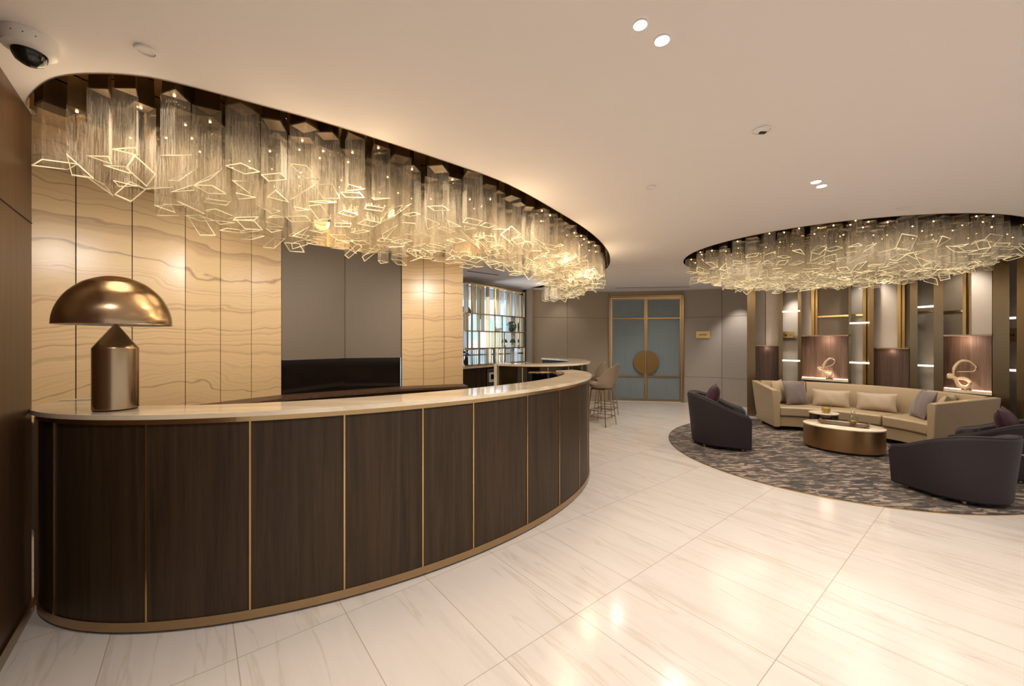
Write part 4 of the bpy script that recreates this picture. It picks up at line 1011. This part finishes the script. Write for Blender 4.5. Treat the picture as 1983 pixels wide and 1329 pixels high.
bm = B(); tube(bm, [(c[0]+.058*math.cos(2*PI*i/24), c[1]+.058*math.sin(2*PI*i/24), c[2]+.108) for i in range(24)], .004, 6, True); obj('rim', bm, M['seam'], cn)
tr = thing('tray', (tc_[0], tc_[1]+.02, .348), 'dark wooden tray with raised ends on the oval coffee table', 'tray')
bm = B(); hw, hh = .27, .13; u = Vector((math.cos(trot), math.sin(trot))); v = Vector((-u.y, u.x)); cx, cy = tc_[0]+.02, tc_[1]+.01
prof = [(-hw, .035), (-hw+.04, .008), (-hw+.09, 0), (hw-.09, 0), (hw-.04, .008), (hw, .035)]
q0 = []
for s, zc in prof:
    q0.append([bm.verts.new((cx+u.x*s+v.x*e, cy+u.y*s+v.y*e, .348+zc+h2)) for e, h2 in ((-hh, 0), (hh, 0), (hh, .010), (-hh, .010))])
for a, b in zip(q0, q0[1:]):
    for k in range(4): bm.faces.new((a[k], a[(k+1) % 4], b[(k+1) % 4], b[k]))
bm.faces.new(q0[0][::-1]); bm.faces.new(q0[-1]); obj('tray_body', bm, M['tray'], tr)
c = (cx+u.x*.10, cy+u.y*.10, .359)
dc = thing('glass_vase', c, 'small clear glass vase with stopper standing on the wooden tray', 'vase')
bm = B(); lathe(bm, [(0, 0), (.025, .0), (.03, .012), (.05, .045), (.056, .08), (.05, .105), (.028, .125), (.02, .14), (.026, .148)], c, 24); obj('body', bm, M['clear'], dc, True)
bm = B(); lathe(bm, [(0, .145), (.018, .15), (.024, .17), (.012, .19), (0, .2)], c, 16); obj('stopper', bm, M['clear'], dc, True)
bm = B(); lathe(bm, [(0, .003), (.02, .006), (.034, .04), (.03, .06), (0, .062)], c, 16); obj('contents', bm, M['amber'], dc, True)

# armchairs
def armchair():
    t = thing('armchair', (0, 0, 0))
    N_ = 40
    def plan(k, off, flare):
        s = -1+2*k/N_
        L_ = .34; Rr = .37; arcl = PI*Rr/2*2; tot = 2*L_+arcl; d = (s+1)/2*tot
        if d < L_: x, y, nx, ny = .36-d, -.37, 0, -1
        elif d > tot-L_: x, y, nx, ny = .36-(tot-d), .37, 0, 1
        else:
            a = -PI/2-(d-L_)/Rr; x, y, nx, ny = .02+Rr*math.cos(a)*1.05, Rr*math.sin(a), math.cos(a), math.sin(a)
        return (x+nx*(off+flare*(1 if nx < 0 else .5)), y+ny*(off+flare*.55))
    def ht(k):
        x = plan(k, 0, 0)[0]; q_ = min(1, max(0, (.36-x)/.70)); q_ = q_*q_*(3-2*q_); e = max(0, (x-.30)/.06); return .50+.24*q_-.06*min(1, e)**2
    bm = B(); rows = []
    for k in range(N_+1):
        h = ht(k); sec = []
        for off, fl, z in ((-.035, 0, .03), (.0, 0, .05), (.0, .03, h*.5), (.0, .065, h-.025), (-.02, .065, h), (-.07, .055, h), (-.095, .05, h-.03), (-.10, .0, .2)):
            x, y = plan(k, off, fl); sec.append(bm.verts.new((x, y, z)))
        rows.append(sec)
    for a, b in zip(rows, rows[1:]):
        for k in range(8): bm.faces.new((a[k], a[(k+1) % 8], b[(k+1) % 8], b[k]))
    bm.faces.new(rows[0]); bm.faces.new(rows[-1][::-1])
    obj('shell', bm, M['purple'], t, True, .008, rel=False)
    bm = B(); inn = [plan(k, -.105, 0) for k in range(0, N_+1, 2)]
    prism(bm, inn, .06, .26); obj('seat_base', bm, M['purple'], t, False, .01, rel=False)
    bm = B(); inn = [plan(k, -.11, 0) for k in range(0, N_+1, 2)]; inn = [(p[0]+(.01 if p[0] > .3 else 0), p[1]) for p in inn]
    prism(bm, inn, .265, .40); obj('seat_cushion', bm, M['purple'], t, False, .03, rel=False)
    bm = B(); tube(bm, [(*plan(k, -.012, .068), ht(k)+.001) for k in range(N_+1)], .004, 6); obj('piping', bm, M['stool'] if False else M['purple'], t, rel=False)
    for x, y in ((.26, -.28), (.26, .28), (-.2, -.22), (-.2, .22)):
        bm = B(); lathe(bm, [(.02, 0), (.02, .05)], (x, y, 0), 10); obj('foot', bm, M['brass'], t, rel=False)
    return t
ac = armchair()
AC = [(3.02, 5.72, -25, 'aubergine tub armchair with burgundy cushion at the left edge of the rug'),
      (4.33, 3.82, 97, 'aubergine tub armchair nearest the camera, seen from behind on the front edge of the rug'),
      (5.42, 4.42, 125, 'aubergine tub armchair with a burgundy cushion, cut off by the right edge of the photo')]
for i, (x, y, a, lab) in enumerate(AC):
    o = ac if i == 0 else copy_tree(ac); o.location = (x, y, .011); o.rotation_euler = (0, 0, math.radians(a)); tag(o, lab, 'armchair', 'tub armchairs on the rug')
    if i: o.scale = (.92, .92, .87)
    last = o
bm = B()
pts = []
for i in range(17):
    a = PI/2+PI*i/16; pts.append((.02+.405*1.05*math.cos(a), .395*math.sin(a), .36))
tube(bm, pts, .010, 6, flat=.6); obj('brass_band', bm, M['brass'], last, rel=False)
def chair_pillow(x, y, a, lab, dx=-.10, z=.67):
    r = math.radians(a); p = (x+dx*math.cos(r), y+dx*math.sin(r))
    pillow('throw_cushion', M['burg'], (p[0], p[1], z), (.47, .42, .16), r+PI/2+PI, .30, lab)
chair_pillow(3.02, 5.72, -25, 'burgundy velvet cushion on the left armchair')
chair_pillow(5.42, 4.42, 125, 'burgundy velvet cushion on the armchair cut off at the right edge', z=.56)

# ================================================================ CEILING FITTINGS
def ceil_disc(x, y, r, name, label, cat, emit=False, group=None):
    t = thing(name, (x, y, ZC), label, cat, group)
    bm = B(); lathe(bm, [(r*.82, -.001), (r, -.001), (r, -.007), (r*.9, -.010), (r*.82, -.006)], (x, y, ZC), 36)
    for f in [f for f in bm.faces if len(f.verts) > 4]: bm.faces.remove(f)
    obj('trim_ring', bm, M['white'], t, True)
    bm = B(); lathe(bm, [(0, -.002), (r*.83, -.002), (r*.83, -.005), (0, -.005)], (x, y, ZC), 32); obj('lens' if emit else 'cover', bm, M['down'] if emit else M['ceil'], t)
    return t
for x, y, r, lab in ((.511, 1.568, .029, 'lit ceiling downlight, left of the near pair at the top of the photo'), (.629, 1.649, .033, 'lit ceiling downlight, right of the near pair at the top of the photo'),
                     (2.403, 3.11, .038, 'lit ceiling downlight, left of the far pair before the oval chandelier'), (2.513, 3.194, .038, 'lit ceiling downlight, right of the far pair before the oval chandelier')):
    ceil_disc(x, y, r, 'downlight', lab, 'light', True, 'paired ceiling downlights')
ceil_disc(-1.592, 1.71, .038, 'ceiling_speaker', 'plain round ceiling cover right of the dome camera', 'speaker')
ceil_disc(1.137, 3.226, .042, 'ceiling_speaker', 'plain round ceiling cover between the two chandeliers', 'speaker')
ceil_disc(3.72, 3.74, .05, 'ceiling_speaker', 'plain round ceiling cover just before the rim of the oval recess', 'speaker')
sn = ceil_disc(1.494, 2.355, .05, 'ceiling_sensor', 'white round ceiling sensor with a small dark slot', 'sensor')
bm = B(); box(bm, 1.494, 1.53, 2.365, 2.385, ZC-.012, ZC-.004); obj('slot', bm, M['dark'], sn)
c = (-2.01, 1.64, ZC)
dc = thing('dome_camera', c, 'white dome security camera with black glass on the ceiling above the timber wall', 'camera')
bm = B(); lathe(bm, [(.084, -.001), (.084, -.045), (.078, -.058), (.062, -.066), (.05, -.068)], c, 40); obj('housing', bm, M['white'], dc, True)
bm = B(); lathe(bm, [(.052, -.067), (.050, -.085), (.040, -.104), (.022, -.116), (0, -.120)], c, 32); obj('dome', bm, M['black'], dc, True)
for a in (-1.3, -.9, -.5):
    bm = B(); p = (c[0]+.0835*math.cos(a), c[1]+.0835*math.sin(a), c[2]-.028); lathe(bm, [(0, -.003), (.003, 0), (0, .003)], p, 6); obj('screw', bm, M['dark'], dc)
# linear air slots near the far wall and the window
for (p, q, lab) in ((P(1192, 9.3), P(1335, 9.1), 'thin dark linear air slot in the ceiling before the double door'), (G(0, 0, 0) and P(905, 7.05), P(966, 7.5), 'thin dark linear air slot in the ceiling before the window shelf')):
    bm = B(); bar(bm, p, q, .05, ZC-.004, ZC-.001); tag(obj('air_slot', bm, M['dark']), lab, 'vent')
